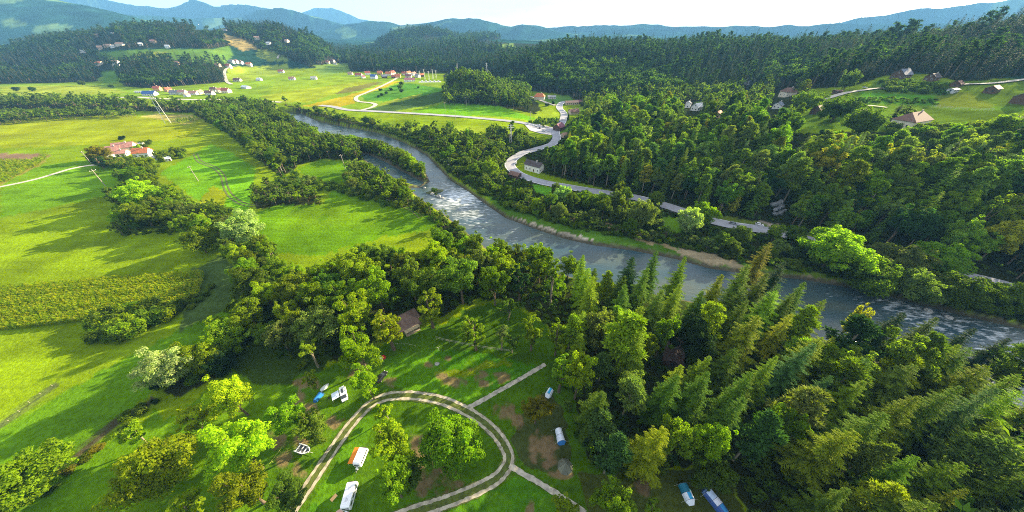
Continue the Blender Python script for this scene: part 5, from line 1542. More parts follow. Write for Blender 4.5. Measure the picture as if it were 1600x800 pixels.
# farmstead in the left field
house(181, 239, 11, 8, 3.2, 25, W_WHITE, R_PINK, "farm house with pink roof and dark porch at the left of the farmstead", 'farmhouse', storeys=1)
house(200, 236, 15, 9, 4.6, 20, W_CREAM, R_PINK, "largest farm building, long faded pink roof, rear of the farmstead", 'farmhouse', storeys=2)
house(190, 243, 11, 7, 2.8, 20, W_WHITE, R_PINK, "low farm wing with pale pink roof in front of the largest farm building", 'farm_wing', storeys=1, pitch=0.6)
house(227, 244, 11, 8.5, 4.2, 18, W_WHITE, R_ORANGE, "farm house with bright orange roof and white gable facing right", 'farmhouse', storeys=1)
house(176, 248, 4, 3, 2.2, 30, W_WHITE, (0.7, 0.7, 0.7), "small white shed left in front of the farmstead", 'shed', chimney=False)
house(223, 229, 4, 3, 2.4, 10, W_WHITE, (0.7, 0.68, 0.6), "small pale shed behind the farmstead", 'shed', chimney=False)
house(248, 249, 7, 4.5, 2.3, 35, W_GREY, R_GREY, "long grey-roofed shed right of the orange-roofed farm house", 'shed', chimney=False, pitch=0.4)
house(264, 251, 4, 3.4, 2.3, 35, W_WHITE, (0.7, 0.7, 0.68), "small white hut at the right end of the farm sheds", 'shed', chimney=False)
house(283, 241, 4, 3, 2.0, 20, W_GREY, (0.5, 0.5, 0.45), "tiny grey hut beyond the farm's tree row", 'shed', chimney=False)

g = "houses in the row beyond the left tree line"
for (u, v, L, Wd, H, rot, wall, roof, lab) in [
    (236, 149, 19, 10, 3.4, 6, W_WHITE, R_BLUE, "low house with long blue roof at the left end of the row"),
    (248, 142, 10, 8, 5.0, 12, W_ORANGE, R_RED, "tall orange house with dark red roof behind the blue roof"),
    (264, 143, 9, 7, 4.0, 80, W_ORANGE, R_RED, "orange gabled house at the wood's corner, near the row's left end"),
    (274, 147, 13, 8, 3.2, 5, W_WHITE, R_GREY, "white house with grey roof, second of the row from the blue roof"),
    (287, 147, 12, 8, 3.8, 0, W_WHITE, R_PINK, "white house with pale pink roof left of the row's middle"),
    (293, 151, 7, 6, 3.4, 90, W_WHITE, R_PINK, "small white annex in front of the row's pale pink roof"),
    (304, 148, 14, 8, 3.2, -2, W_WHITE, R_PINK, "long white house with pinkish roof in the row's middle"),
    (314, 147, 8, 7, 3.6, 80, W_CREAM, R_PINK, "cream gabled house right of the row's long pink roof"),
    (329, 148, 13, 8, 3.6, -4, W_WHITE, R_BROWN, "white house with brown roof and dark windows in the row"),
    (336, 143, 11, 8, 4.2, -4, W_WHITE, R_BROWN, "brown-roofed house standing behind the row"),
    (345, 144, 10, 7, 4.2, 70, W_CREAM, R_BROWN, "cream house with brown roof near the row's right end"),
    (355, 145, 13, 9, 4.6, -6, W_CREAM, R_RED, "house with large red roof at the right end of the row")]:
    house(u, v, L, Wd, H, rot, wall, roof, lab, group=g, storeys=1)
house(385, 138, 18, 9, 2.6, -25, (0.7, 0.72, 0.7), (0.62, 0.66, 0.64), "pale glasshouse with long whitish roof beside dark trees", 'greenhouse', chimney=False, pitch=0.5)
house(219, 145, 15, 4, 2.6, 0, W_WHITE, (0.75, 0.75, 0.75), "long white flat-roofed shed left of the blue roof", 'shed', chimney=False, pitch=0.1)

g = "houses of the upper hamlet on the lane"
for (u, v, L, Wd, H, rot, wall, roof, lab) in [
    (341, 103, 11, 8, 3.5, 0, W_TAN, R_TAN, "tan-roofed house left of the upper hamlet, above the dark copse"),
    (357, 105, 13, 9, 4.4, 8, W_WHITE, R_RED, "white house with reddish roof beside the top of the hamlet lane"),
    (362, 98, 12, 8, 4.0, 5, W_WHITE, R_GREY, "white house with grey roof at the back left of the upper hamlet"),
    (369, 98, 12, 9, 4.2, -8, W_CREAM, R_PINK, "cream house with pink roof in the middle of the upper hamlet"),
    (377, 100, 12, 9, 4.2, -5, W_WHITE, R_BROWN, "house with brownish roof next to a dark gap in the upper hamlet"),
    (390, 103, 13, 9, 5.2, 4, W_CREAM, R_ORANGE, "cream house with orange-pink roof at the right of the upper hamlet"),
    (372, 127, 15, 8, 3.4, -2, W_CREAM, R_BROWN, "brown-roofed house alone at the foot of the hamlet lane"),
    (440, 114, 13, 9, 4.4, 8, W_WHITE, R_RED, "white house with red roof left of the dark grove"),
    (406, 126, 10, 7, 3.0, 0, W_WHITE, (0.66, 0.66, 0.64), "whitish low house on the meadow left of the dark grove"),
    (457, 125, 12, 8, 3.6, 5, W_WHITE, R_PINK, "whitish house with pale roof below the dark grove"),
    (491, 124, 12, 8, 3.4, 5, W_WHITE, (0.6, 0.55, 0.45), "cream house with pale roof right of the dark grove"),
    (512, 99, 12, 9, 4.0, 5, W_CREAM, R_RED, "reddish house at the left of the forest-edge farm"),
    (520, 97, 13, 9, 4.6, -10, W_CREAM, R_BROWN, "cream house with brown roof in the forest-edge farm"),
    (524, 101, 10, 7, 3.6, 20, W_WHITE, R_GREY, "small white house in front of the forest-edge farm")]:
    house(u, v, L, Wd, H, rot, wall, roof, lab, group=g, storeys=1)

g = "scattered houses on the wooded left hill"
for (u, v, L, Wd, H, rot, wall, roof, lab) in [
    (152, 58, 12, 11, 5, 40, W_TAN, R_TAN, "tan barn-like house high on the left hill, left of the small white one"),
    (175, 52, 13, 8, 3.0, 0, W_WHITE, (0.7, 0.7, 0.66), "small white house highest in the left hill's forest"),
    (170, 73, 18, 9, 3.6, 5, W_TAN, R_TAN, "long tan building at the left of the middle hill farm"),
    (178, 74, 12, 8, 3.4, 0, W_WHITE, (0.6, 0.52, 0.42), "pale house between the two long roofs of the middle hill farm"),
    (189, 71, 22, 10, 4.6, -4, W_CREAM, R_TAN, "biggest building of the middle hill farm, long tan-pink roof"),
    (158, 77, 10, 10, 5, 40, W_TAN, R_TAN, "tan gabled house below the left of the middle hill farm"),
    (131, 82, 14, 8, 3.0, 0, W_WHITE, (0.62, 0.6, 0.56), "whitish house at the far left edge of the hill clearing"),
    (157, 101, 16, 10, 3.8, -6, W_CREAM, R_ORANGE, "orange-tan roofed house left of the clearing tongue"),
    (182, 100, 14, 10, 4.6, 10, W_WHITE, R_TAN, "white house with tan roof and dark front above the clearing tongue"),
    (185, 104, 10, 6, 3.0, 10, W_GREY, R_SLATE, "dark slate lean-to in front of the white tan-roofed house"),
    (221, 71, 8, 8, 4.2, 30, W_WHITE, (0.62, 0.62, 0.6), "little white house right of the middle hill farm"),
    (240, 67, 14, 9, 4.4, 0, W_TAN, R_PINK, "pinkish tan house at the forest edge above the hill meadow"),
    (263, 75, 9, 8, 4.4, 20, W_WHITE, (0.66, 0.66, 0.64), "small white house among bushes right of the hill meadow"),
    (277, 101, 10, 8, 4.2, 10, W_TAN, R_PINK, "pinkish house just above the dark copse"),
    (311, 42, 22, 9, 3.6, -6, W_WHITE, (0.6, 0.56, 0.5), "long white house on the left hill's grassy top"),
    (332, 43, 18, 9, 4.2, 4, W_CREAM, R_PINK, "cream house with pinkish roof on the left hill's grassy top"),
    (352, 48, 10, 6, 3.0, 10, W_GREY, R_SLATE, "small grey-blue shed right of the hilltop houses"),
    (402, 61, 14, 10, 4.0, 20, W_CREAM, R_TAN, "tan-roofed house at the forest edge on the hill's east flank"),
    (420, 69, 12, 9, 3.2, 0, W_WHITE, (0.6, 0.6, 0.56), "pale low house amid trees on the hill's east flank"),
    (449, 66, 13, 10, 4.6, -20, W_CREAM, R_TAN, "tan-roofed house farthest right on the hill's east flank")]:
    house(u, v, L, Wd, H, rot, wall, roof, lab, group=g, storeys=1, chimney=False)

g = "houses of the village at the valley head"
for (u, v, L, Wd, H, rot, wall, roof, lab) in [
    (548, 117, 11, 8, 3.6, 0, W_CREAM, R_TAN, "tan house at the village's left end by the bushes"),
    (561, 119, 16, 9, 3.6, 0, W_CREAM, R_RED, "long dark-red roof at the left of the village"),
    (575, 117, 12, 9, 5.0, 20, W_WHITE, R_RED, "white house with pinkish red roof left of the blue roof"),
    (568, 122, 8, 6, 3.6, 60, W_WHITE, R_PURPLE, "small white gable in front of the long dark-red roof"),
    (585, 123, 14, 10, 5.4, -12, W_WHITE, R_BLUE, "white house with the bright blue roof in the village"),
    (594, 116, 12, 9, 4.2, 10, W_ORANGE, R_ORANGE, "orange house behind the right of the blue roof"),
    (601, 122, 12, 9, 4.0, 30, W_WOOD, R_SLATE, "dark house with slate-blue roof right of the blue roof"),
    (608, 118, 14, 10, 4.8, 5, W_CREAM, R_ORANGE, "orange-roofed house in the village centre"),
    (614, 117, 13, 10, 5.6, 70, W_CREAM, R_RED, "tall house with bright red roof in the village centre"),
    (616, 122, 10, 8, 3.4, 0, W_WOOD, R_RED, "dark-walled house with red roof in front of the village centre"),
    (622, 121, 13, 9, 4.4, 0, W_ORANGE, R_ORANGE, "orange-walled house with orange roof right of the village centre"),
    (632, 117, 11, 8, 4.2, 0, W_CREAM, R_RED, "small red-roofed house at the back right of the village"),
    (639, 117, 12, 9, 5.0, 60, W_CREAM, R_ORANGE, "house with pale orange gable at the back right of the village"),
    (639, 122, 14, 9, 4.6, -5, W_CREAM, R_PURPLE, "house with dark crimson roof above the purple-roofed one"),
    (637, 128, 13, 9, 4.6, 30, W_WHITE, R_PURPLE, "white-gabled house with purple roof at the village's lower edge"),
    (645, 127, 9, 8, 3.6, 30, W_WHITE, R_PURPLE, "small crimson-roofed house right of the white-gabled one"),
    (647, 118, 10, 8, 5.0, 60, W_WHITE, R_PINK, "white house with pale roof near the village's right end"),
    (653, 121, 12, 9, 4.6, -30, W_GREY, R_GREY, "house with grey slate roof near the village's right end"),
    (659, 120, 10, 8, 4.4, 30, W_WOOD, R_ORANGE, "dark house with orange roof at the village's right end")]:
    house(u, v, L, Wd, H, rot, wall, roof, lab, group=g, storeys=1)

# about the road junction and along the valley road
house(843, 155, 17, 12, 4.6, -14, W_CREAM, R_ORANGE, "large cream house with orange-red hipped roof below the dark forest", 'house', hip=0.45, storeys=2, detail=True)
house(862, 154, 13, 8, 3.0, -5, W_GREY, (0.3, 0.3, 0.3), "low grey shed right of the orange-red hipped roof", 'shed', chimney=False, pitch=0.4)
house(896, 178, 13, 8, 3.4, 20, W_TAN, R_BROWN, "orange-walled house with dark brown roof under the slim poplar", 'house', storeys=1, detail=True)
house(893, 163, 20, 8, 3.2, 12, W_TAN, R_TAN, "long tan shed at the forest edge above the junction", 'shed', chimney=False, pitch=0.5)
house(903, 162, 12, 8, 3.0, 12, W_WOOD, R_PURPLE, "dark wooden shed right of the long tan one", 'shed', chimney=False, pitch=0.5)
house(873, 203, 12, 9, 4.0, 55, W_WOOD, R_PURPLE, "dark barn with purple-brown roof at the junction bend", 'barn', chimney=False)
house(882, 214, 7, 5, 2.6, 30, W_TAN, R_TAN, "small tan hut at the wood's edge below the junction", 'hut', chimney=False)
house(834.5, 266.5, 15, 7, 4.8, -38, (0.82, 0.78, 0.68), R_DARK, "long cream house with dark roof beside the curving road", 'farmhouse', storeys=2, detail=True)
house(805, 277, 8, 6, 2.8, -35, W_WOOD, R_BROWN, "dark brown shed on the river side of the road bend", 'shed', chimney=False, pitch=0.5)
# plateau
house(1419, 196, 25, 13, 4.8, 22, W_CREAM, R_BROWN, "large villa with brown hipped roof and pink-white walls on the plateau edge", 'villa', hip=0.35, storeys=2, detail=True)
house(1229, 150, 13, 10, 5.0, 8, W_CREAM, R_BROWN, "cream house with half-hipped brown-grey roof at the left of the plateau", 'house', hip=0.25, storeys=2, detail=True)
house(1214, 169, 9, 7, 3.6, 40, W_WHITE, R_SLATE, "small white house with slate roof below the cream half-hipped one", 'house', storeys=1, detail=True)
house(1276, 177, 10, 8, 3.0, 30, W_WOOD, R_BROWN, "dark brown barn left of the dome-shaped tree", 'barn', chimney=False, pitch=0.9)
house(1341, 184, 12, 8, 3.2, 30, W_WOOD, R_GREY, "dark barn with greyish roof right of the dome-shaped tree", 'barn', chimney=False)
house(1307, 146, 7, 5, 2.6, 5, W_WOOD, R_BROWN, "open brown carport beside the white car on the lane", 'carport', chimney=False, pitch=0.3)
house(1406, 122, 16, 11, 4.2, 20, W_WOOD, R_SLATE, "chalet with big slate roof in front of the dark forest", 'chalet', storeys=1, detail=True, pitch=0.85)
house(1454, 126, 12, 8, 3.6, 22, W_WOOD, R_DARK, "dark house with white-framed front right of the slate-roofed chalet", 'house', storeys=1, detail=True)
house(1548, 144, 13, 7, 3.2, 25, W_WOOD, R_TAN, "brown-roofed barn beyond the yellow field on the plateau", 'barn', chimney=False, pitch=0.6)
house(1493, 135, 9, 6, 2.6, 25, W_WOOD, (0.13, 0.05, 0.035), "small red-brown hut half hidden by trees above the yellow field", 'hut', chimney=False)
house(1487, 144, 10, 5, 2.4, 22, W_GREY, (0.5, 0.5, 0.48), "low pale shed in front of the red-brown hut", 'shed', chimney=False, pitch=0.3)
house(1594, 160, 14, 9, 4.2, 25, W_WOOD, R_GREY, "dark barn with grey roof at the plateau's right edge", 'barn', chimney=False, open_front=True)
house(1600, 190, 9, 7, 3.6, 25, W_TAN, R_ORANGE, "orange-roofed house cut off by the right edge below the barn", 'house', storeys=1)
house(1170, 131, 12, 9, 3.8, 15, W_GREY, R_SLATE, "grey-roofed house deep among trees left of the plateau", 'house', storeys=1)
house(1089, 172, 11, 9, 4.2, 25, W_WHITE, (0.6, 0.6, 0.6), "white house with pale roof at the top of the lit spur", 'house', storeys=1)
house(1074, 168, 7, 6, 5, 60, W_WHITE, (0.45, 0.42, 0.4), "narrow white gable left of the pale-roofed spur house", 'house', storeys=1)
house(1120, 183, 8, 7, 3.6, 40, W_TAN, R_PINK, "tan house half hidden among trees right of the spur", 'house', storeys=1, chimney=False)

# the brown hut at the back of the lawn
hut = house(637, 506, 8.5, 7.2, 2.6, 38, (0.22, 0.15, 0.10), (0.20, 0.125, 0.10), "brown hut with square hipped roof at the back of the camp lawn", 'hut', hip=0.92, storeys=1, detail=True, chimney=False, pitch=0.85, over=0.9)
m = MB()
for sx in (-2.6, 0, 2.6): m.box(sx - 0.08, sx + 0.08, -6.2, -6.04, 0, 2.1)
m.box(-2.9, 2.9, -6.25, -4.55, 2.102, 2.2); m.build("porch", M((0.42, 0.34, 0.20), 0.9, vary=0.3), hut)
m = MB(); m.box(-2.8, 2.8, -6.1, -4.6, -0.1, 0.16); m.build("porch_floor", M((0.36, 0.30, 0.2), 0.9, vary=0.3), hut)
house(1050, 560, 8, 5.5, 2.4, 62, (0.08, 0.045, 0.035), (0.06, 0.035, 0.03), "dark red-brown shed deep in the conifer wood's shade", 'shed', chimney=False, pitch=0.6)

# ------------------------------------------------------------------ poles and pylons
WOODP = plain("pole wood", (0.30, 0.26, 0.22), 0.9, vary=0.2)
STEEL = plain("galvanised steel", (0.62, 0.62, 0.60), 0.5, vary=0.08)
def pole(u, v, H, label, rz=20, col=None, rad=0.16, arm=1.6):
    p = at(u, v)
    root = _empty0('power_pole', tuple(p), R(rz), label, 'power pole', 'power poles of the valley')
    pm = col or WOODP
    m = MB(); m.tube([(0, 0, -0.3), (0, 0, H)], [rad, rad * 0.7], 8); m.build("post", pm, root)
    m = MB(); m.box(-arm / 2, arm / 2, -0.28, -0.15, H - 0.75, H - 0.6); cr = m.build("crossarm", pm, root)
    for k in (-0.45, 0, 0.45):
        m = MB(); m.tube([(k * arm, -0.215, H - 0.598), (k * arm, -0.215, H - 0.3)], [0.09, 0.06], 6); m.build("insulator", M((0.75, 0.75, 0.72), 0.3), cr)
pole(165, 291, 9, "power pole on the left field before the farm, pale crossarm on top", 70, rad=0.2, arm=2.4)
pole(144, 257, 8, "dark leaning power pole at the farm end of the track", 20)
pole(310, 283, 8.5, "power pole alone on the meadow right of the farm", 40, rad=0.18)
pole(540, 265, 9, "power pole on the small meadow by the river belt", 40, rad=0.18)
pole(441, 268, 9, "power pole among bushes at the meadow's left edge", 40, rad=0.18)
pole(729, 166, 9, "power pole at the foot of the village knoll", 20, rad=0.25, arm=2.6)
pole(696, 173, 8, "power pole between knoll and main road", 20)
pole(712, 187, 8, "power pole just below the main road", 20)
pole(828, 191, 9, "power pole by the parking place, black post with pale arm", 20, rad=0.3, arm=2.6)
def pylon(u, v, H, spread, label, rz=0, wide=7.0):
    p = at(u, v)
    root = _empty0('pylon', tuple(p), R(rz), label, 'pylon', 'pylons of the valley')
    for s in (-1, 1):
        m = MB(); m.tube([(s * spread, 0, -0.3), (s * spread * 0.45, 0, H)], [0.2, 0.15], 8); m.build("post", STEEL, root)
    m = MB(); m.box(-wide / 2, wide / 2, -0.15, 0.15, H - 1.4, H - 1.1); cr = m.build("crossarm", STEEL, root)
    for k in (-0.42, 0, 0.42):
        m = MB(); m.tube([(k * wide, 0, H - 2.6), (k * wide, 0, H - 1.402)], [0.12, 0.12], 6); m.build("insulator", M((0.7, 0.7, 0.7), 0.3), cr)
    m = MB(); m.tube([(-spread * 0.8, 0, H * 0.35), (spread * 0.62, 0, H * 0.7)], 0.09, 5); m.tube([(spread * 0.8, 0, H * 0.35), (-spread * 0.62, 0, H * 0.7)], 0.09, 5); m.build("brace", STEEL, root)
pylon(263, 193, 21, 1.9, "white twin-post pylon leaning over the far maize patch", 30, 4)
def lattice(u, v, H, label, rz=10, wide=4.0):
    p = at(u, v)
    root = _empty0('lattice_mast', tuple(p), R(rz), label, 'mast', 'lattice masts about the substation')
    w0, w1 = H * 0.06, H * 0.02
    for sx in (-1, 1):
        for sy in (-1, 1):
            m = MB(); m.tube([(sx * w0, sy * w0, -0.3), (sx * w1, sy * w1, H)], [0.12, 0.09], 5); m.build("leg", STEEL, root)
    m = MB()
    for k in range(6):
        a, b_ = k / 6, (k + 1) / 6; wa = w0 + (w1 - w0) * a; wb = w0 + (w1 - w0) * b_
        for s in (-1, 1):
            m.tube([(-wa, s * wa, a * H), (wb, s * wb, b_ * H)], 0.06, 4); m.tube([(s * wa, -wa, a * H), (s * wb, wb, b_ * H)], 0.06, 4)
    m.build("bracing", STEEL, root)
    for k in (0.97, 0.84):
        m = MB(); m.box(-wide / 2, wide / 2, -0.12, 0.12, H * k - 0.15, H * k + 0.1); m.build("crossarm", STEEL, root)
lattice(798, 224, 13, "pale lattice mast with two crossarms among the trees below the parking place", 5, 5)
for (u, v, H, lab) in ((657, 124, 12, "thin pale mast at the substation, leftmost"), (664, 124, 14, "thin pale mast at the substation, second from left"), (671, 126, 13, "thin pale mast at the substation, middle one"), (677, 124, 14, "thin pale mast at the substation, second from right"), (682, 123, 12, "thin pale mast at the substation, rightmost"),
        (716, 124, 22, "tall lattice mast rising from the village knoll's woods"), (761, 124, 22, "tall lattice mast in the forest right of the knoll")):
    lattice(u, v, H, lab, 10, 3.5)
q = at(672, 128)
t_ = empty('substation_yard', tuple(q), 0.1, "grey fenced substation yard at the village's right end", 'substation')
m = MB(); m.box(-24, 24, -9, 9, -0.4, 0.25); m.build("gravel_pad", M((0.42, 0.41, 0.40), 0.95), t_)
for k in range(5):
    m = MB(); m.box(-19 + 9 * k, -15.5 + 9 * k, -2, 1.5, 0.252, 2.9, taper=0.2); m.build("transformer", M((0.5, 0.52, 0.53), 0.6), t_)
m = MB()
for k in range(13): m.box(-24 + 4 * k - 0.06, -24 + 4 * k + 0.06, -9.3, -9.18, -0.3, 2.0)
m.box(-24, 24, -9.27, -9.21, 1.9, 1.98); m.box(-24, 24, -9.27, -9.21, 0.9, 0.98); m.build("fence_rail", STEEL, t_)
# ------------------------------------------------------------------ vehicles
TYRE = plain("tyre rubber", (0.02, 0.02, 0.02), 0.8, vary=0.1)
RIM = plain("rim", (0.45, 0.45, 0.46), 0.35, metal=0.7, vary=0.05)
LAMPW = plain("lamp glass", (0.75, 0.75, 0.72), 0.15, vary=0.03)
LAMPR = plain("rear lamp", (0.35, 0.02, 0.02), 0.2, vary=0.03)
def wheel(root, x, y, r=0.33, w=0.22):
    m = MB(); m.tube([(0, -w / 2, 0), (0, w / 2, 0)], r, 14)
    wh = m.build("wheel", TYRE, root, loc=(x, y, r))
    s = 1 if y > 0 else -1
    m = MB(); m.tube([(0, s * (w / 2 + 0.005), 0), (0, s * (w / 2 + 0.025), 0)], r * 0.62, 10); m.build("rim", RIM, wh)

def heading(u1, v1, u2, v2):
    a, b_ = at(u1, v1), at(u2, v2)
    return math.atan2(b_[1] - a[1], b_[0] - a[0])

def sect(pts_x, prof):
    """rings across the car: prof(x) -> list of (y, z)"""
    return [[(x, y, z) for y, z in prof(x)] for x in pts_x]

def car(u, v, rz, col, label, name='parked_car', van=False, roof_col=None, group='cars along the roads', lift=0.0, cat='car'):
    p = at(u, v)
    root = empty(name, (p[0], p[1], p[2] + lift), rz, label, cat, group)
    L, Wd = (4.9, 1.95) if van else (4.3, 1.78)
    hw = Wd / 2
    paint = M(col, 0.25, vary=0.03, spec=0.6)
    if van:
        body = [(-L / 2, 0.35, 0.95, 0.93), (-L / 2 + 0.08, 0.28, 1.05, 0.97), (-1.2, 0.25, 1.08, 1.0), (0.6, 0.25, 1.08, 1.0), (1.6, 0.25, 1.02, 0.98), (L / 2 - 0.15, 0.28, 0.85, 0.9), (L / 2, 0.38, 0.68, 0.8)]
        cab = [(-L / 2 + 0.06, 1.05, 0.95), (-L / 2 + 0.25, 1.92, 0.80), (0.7, 1.95, 0.80), (1.05, 1.85, 0.78), (1.75, 1.03, 0.9)]
    else:
        body = [(-L / 2, 0.4, 0.75, 0.86), (-L / 2 + 0.12, 0.3, 0.9, 0.95), (-1.2, 0.24, 0.93, 1.0), (0.4, 0.24, 0.92, 1.0), (1.2, 0.24, 0.86, 0.98), (L / 2 - 0.2, 0.28, 0.74, 0.9), (L / 2, 0.38, 0.6, 0.78)]
        cab = [(-1.95, 0.9, 0.9), (-1.5, 1.36, 0.74), (-0.3, 1.45, 0.74), (0.35, 1.38, 0.72), (1.15, 0.88, 0.9)]
    rings = [[(x, -hw * s * 0.94, z0), (x, -hw * s, (z0 + z1) / 2), (x, -hw * s * 0.93, z1), (x, hw * s * 0.93, z1), (x, hw * s, (z0 + z1) / 2), (x, hw * s * 0.94, z0)] for x, z0, z1, s in body]
    m = MB(); m.loft(rings); m.build("body", paint, root, bevel=0.04, smooth_shade=False)
    zb = 0.9 if not van else 1.0
    # glasshouse: dark glass with painted roof on top
    r2 = [[(x, -hw * 0.9 * s, zb), (x, -hw * s * (0.9 if z < zb + 0.15 else 1) * 0.98, z), (x, hw * s * (0.9 if z < zb + 0.15 else 1) * 0.98, z), (x, hw * 0.9 * s, zb)] for x, z, s in cab]
    m = MB(); m.loft(r2); m.build("windows", GLASS, root)
    m = MB()
    xs = [c for c in cab if c[1] > zb + 0.3]
    m.loft([[(x, -hw * s * 0.99, z - 0.06), (x, -hw * s * 0.93, z + 0.03), (x, hw * s * 0.93, z + 0.03), (x, hw * s * 0.99, z - 0.06)] for x, z, s in xs])
    m.build("roof", M(roof_col or col, 0.3, vary=0.03), root)
    for x in (-L / 2 + 0.85, L / 2 - 0.85):
        for s in (-1, 1): wheel(root, x, s * (hw - 0.1))
    for s in (-1, 1):
        m = MB(); m.box(L / 2 - 0.12, L / 2 + 0.01, s * hw * 0.6 - 0.16, s * hw * 0.6 + 0.16, 0.56, 0.70); m.build("headlight", LAMPW, root)
        m = MB(); m.box(-L / 2 - 0.015, -L / 2 + 0.08, s * hw * 0.68 - 0.11, s * hw * 0.68 + 0.11, 0.62, 0.82); m.build("tail_light", LAMPR, root)
    return root
WHITE = (0.80, 0.80, 0.80); SILVER = (0.45, 0.47, 0.5); BLACK = (0.012, 0.012, 0.014)
car(597, 590, heading(591, 597, 603, 582), BLACK, "black car parked behind the tall yellow-green tree on the lawn", group=None)
van = car(538, 618, heading(536, 606, 541, 629), WHITE, "white camper van with pale blue side awning and dark roof hatch", 'camper_van', van=True, group=None, cat='camper van')
m = MB(); m.box(-1.35, 0.35, -0.28, 0.28, 1.985, 2.03); m.build("roof_hatch", GLASS, van)
m = MB(); m.box(-1.5, 1.1, -3.1, -0.99, 1.86, 1.90)
m.v = [(x, y, z - 0.22 * (-(y) - 0.99) / 2.1) for x, y, z in m.v]; aw = m.build("awning", M((0.62, 0.72, 0.86), 0.7, vary=0.05), van)
for x in (-1.45, 1.05):
    m = MB(); m.tube([(x, -3.05, 0), (x, -3.05, 1.63)], 0.025, 5); m.build("pole", STEEL, aw)
RDL = 0.36
hd = lambda a, b_: heading(*a, *b_)
car(806, 256, hd((803, 268), (808, 246)), WHITE, "white car on the outer bend of the road", lift=RDL)
car(957, 305, hd((900, 294), (1000, 312)), SILVER, "silver car on the road between the roadside trees", lift=RDL)
car(1145, 351.5, hd((1100, 341), (1180, 358)), (0.25, 0.27, 0.3), "dark grey car on the straight road before the lay-by", lift=RDL)
car(1186, 352, hd((1150, 348), (1200, 358)), WHITE, "white car in the lay-by beside the road", lift=0.05)
car(1305, 143.5, hd((1280, 156), (1325, 145)), WHITE, "white car in front of the brown carport on the plateau", lift=0.45)
car(1350, 138.5, hd((1345, 140), (1370, 139)), SILVER, "silver car at the upper end of the plateau lane", lift=0.45)
car(874, 191, hd((878, 194), (880, 180)), (0.05, 0.06, 0.09), "dark car driving up from the junction", lift=RDL)
car(878, 188, hd((878, 194), (880, 180)), WHITE, "white car right behind the dark one at the junction", lift=RDL)
for (u, v, c, lab) in ((825, 194.5, WHITE, "white car at the left end of the parking place"), (834, 197, WHITE, "first white car in the middle of the parking place"), (838, 199, SILVER, "silver car beside the first white one in the parking place"), (843, 197, WHITE, "second white car in the middle of the parking place"),
        (843, 201, BLACK, "black car in front of the parking place's middle row"), (850, 199.5, (0.03, 0.08, 0.05), "dark green car right of the middle of the parking place"), (849, 206, WHITE, "white car near the road side of the parking place"), (856, 200, (0.55, 0.45, 0.4), "beige car at the right of the parking place")):
    car(u, v, R(rng.choice([10, 15, 100, 95])), c, lab, lift=0.28, group='cars in the parking place')

# ------------------------------------------------------------------ caravans
def caravan(u, v, rz, L, Wd, H, label, name='caravan'):
    p = at(u, v)
    root = empty(name, tuple(p), rz, label, 'caravan', 'white caravans')
    wp = M((0.82, 0.82, 0.84), 0.35, vary=0.03)
    z0 = 0.45
    prof = [(-L / 2, z0 + 0.35), (-L / 2 + 0.05, z0 + H * 0.5), (-L / 2 + 0.30, z0 + H - 0.18), (-L / 2 + 0.55, z0 + H), (L / 2 - 0.5, z0 + H), (L / 2 - 0.15, z0 + H - 0.22), (L / 2, z0 + H * 0.55), (L / 2 - 0.06, z0 + 0.3), (L / 2 - 0.25, z0), (-L / 2 + 0.25, z0)]
    m = MB(); m.prism(prof, 'y', -Wd / 2, Wd / 2); m.build("body", wp, root, bevel=0.07)
    for k, x in enumerate((-L * 0.28, L * 0.02, L * 0.3)):
        for s in (-1, 1):
            if s < 0 and k == 1: continue
            m = MB(); m.box(x - 0.55, x + 0.55, s * (Wd / 2 + 0.012) - 0.012, s * (Wd / 2 + 0.012) + 0.012, z0 + 0.95, z0 + 1.55); m.build("window", GLASS, root)
    m = MB(); m.box(L / 2 - 0.04, L / 2 + 0.04, -Wd * 0.36, Wd * 0.36, z0 + 1.0, z0 + 1.5); m.build("front_window", GLASS, root)
    m = MB(); m.box(-L / 2 - 0.005, -L / 2 + 0.07, -Wd * 0.34, Wd * 0.34, z0 + 1.15, z0 + 1.6); m.build("rear_window", GLASS, root)
    m = MB(); m.box(-0.05 * L - 0.02, 0.1 * L - 0.04, -Wd / 2 - 0.035, -Wd / 2 + 0.01, z0 + 0.12, z0 + 1.85); dr = m.build("door", M((0.74, 0.74, 0.76), 0.4), root)
    m = MB(); m.box(0.07 * L - 0.06, 0.07 * L, -Wd / 2 - 0.07, -Wd / 2 - 0.037, z0 + 0.95, z0 + 1.05); m.build("handle", M((0.1, 0.1, 0.1), 0.4), dr)
    for x in (-L * 0.2, L * 0.22):
        m = MB(); m.box(x - 0.3, x + 0.3, -0.3, 0.3, z0 + H + 0.002, z0 + H + 0.09, taper=0.05); m.build("roof_vent", M((0.62, 0.62, 0.65), 0.4), root)
    m = MB(); m.tube([(0.9, 0, z0 + H), (0.9, 0, z0 + H + 0.25)], 0.05, 6); m.build("flue", M((0.3, 0.3, 0.3), 0.5), root)
    for s in (-1, 1): wheel(root, -0.1, s * (Wd / 2 - 0.14), 0.32, 0.2)
    m = MB(); m.tube([(L / 2 - 0.3, -0.6, 0.42), (L / 2 + 1.1, 0, 0.42)], 0.045, 6); m.tube([(L / 2 - 0.3, 0.6, 0.42), (L / 2 + 1.1, 0, 0.42)], 0.045, 6); m.tube([(L / 2 + 1.05, 0, 0), (L / 2 + 1.05, 0, 0.5)], 0.04, 6)
    dbar = m.build("drawbar", M((0.25, 0.25, 0.26), 0.5), root)
    m = MB(); m.box(L / 2 + 0.12, L / 2 + 0.6, -0.32, 0.32, 0.48, 0.95, taper=0.05); m.build("gas_locker", wp, dbar)
    return root
c1 = caravan(549, 777, heading(557, 752, 546, 793), 5.6, 2.15, 2.15, "long white caravan at the bottom edge beside the loop track")
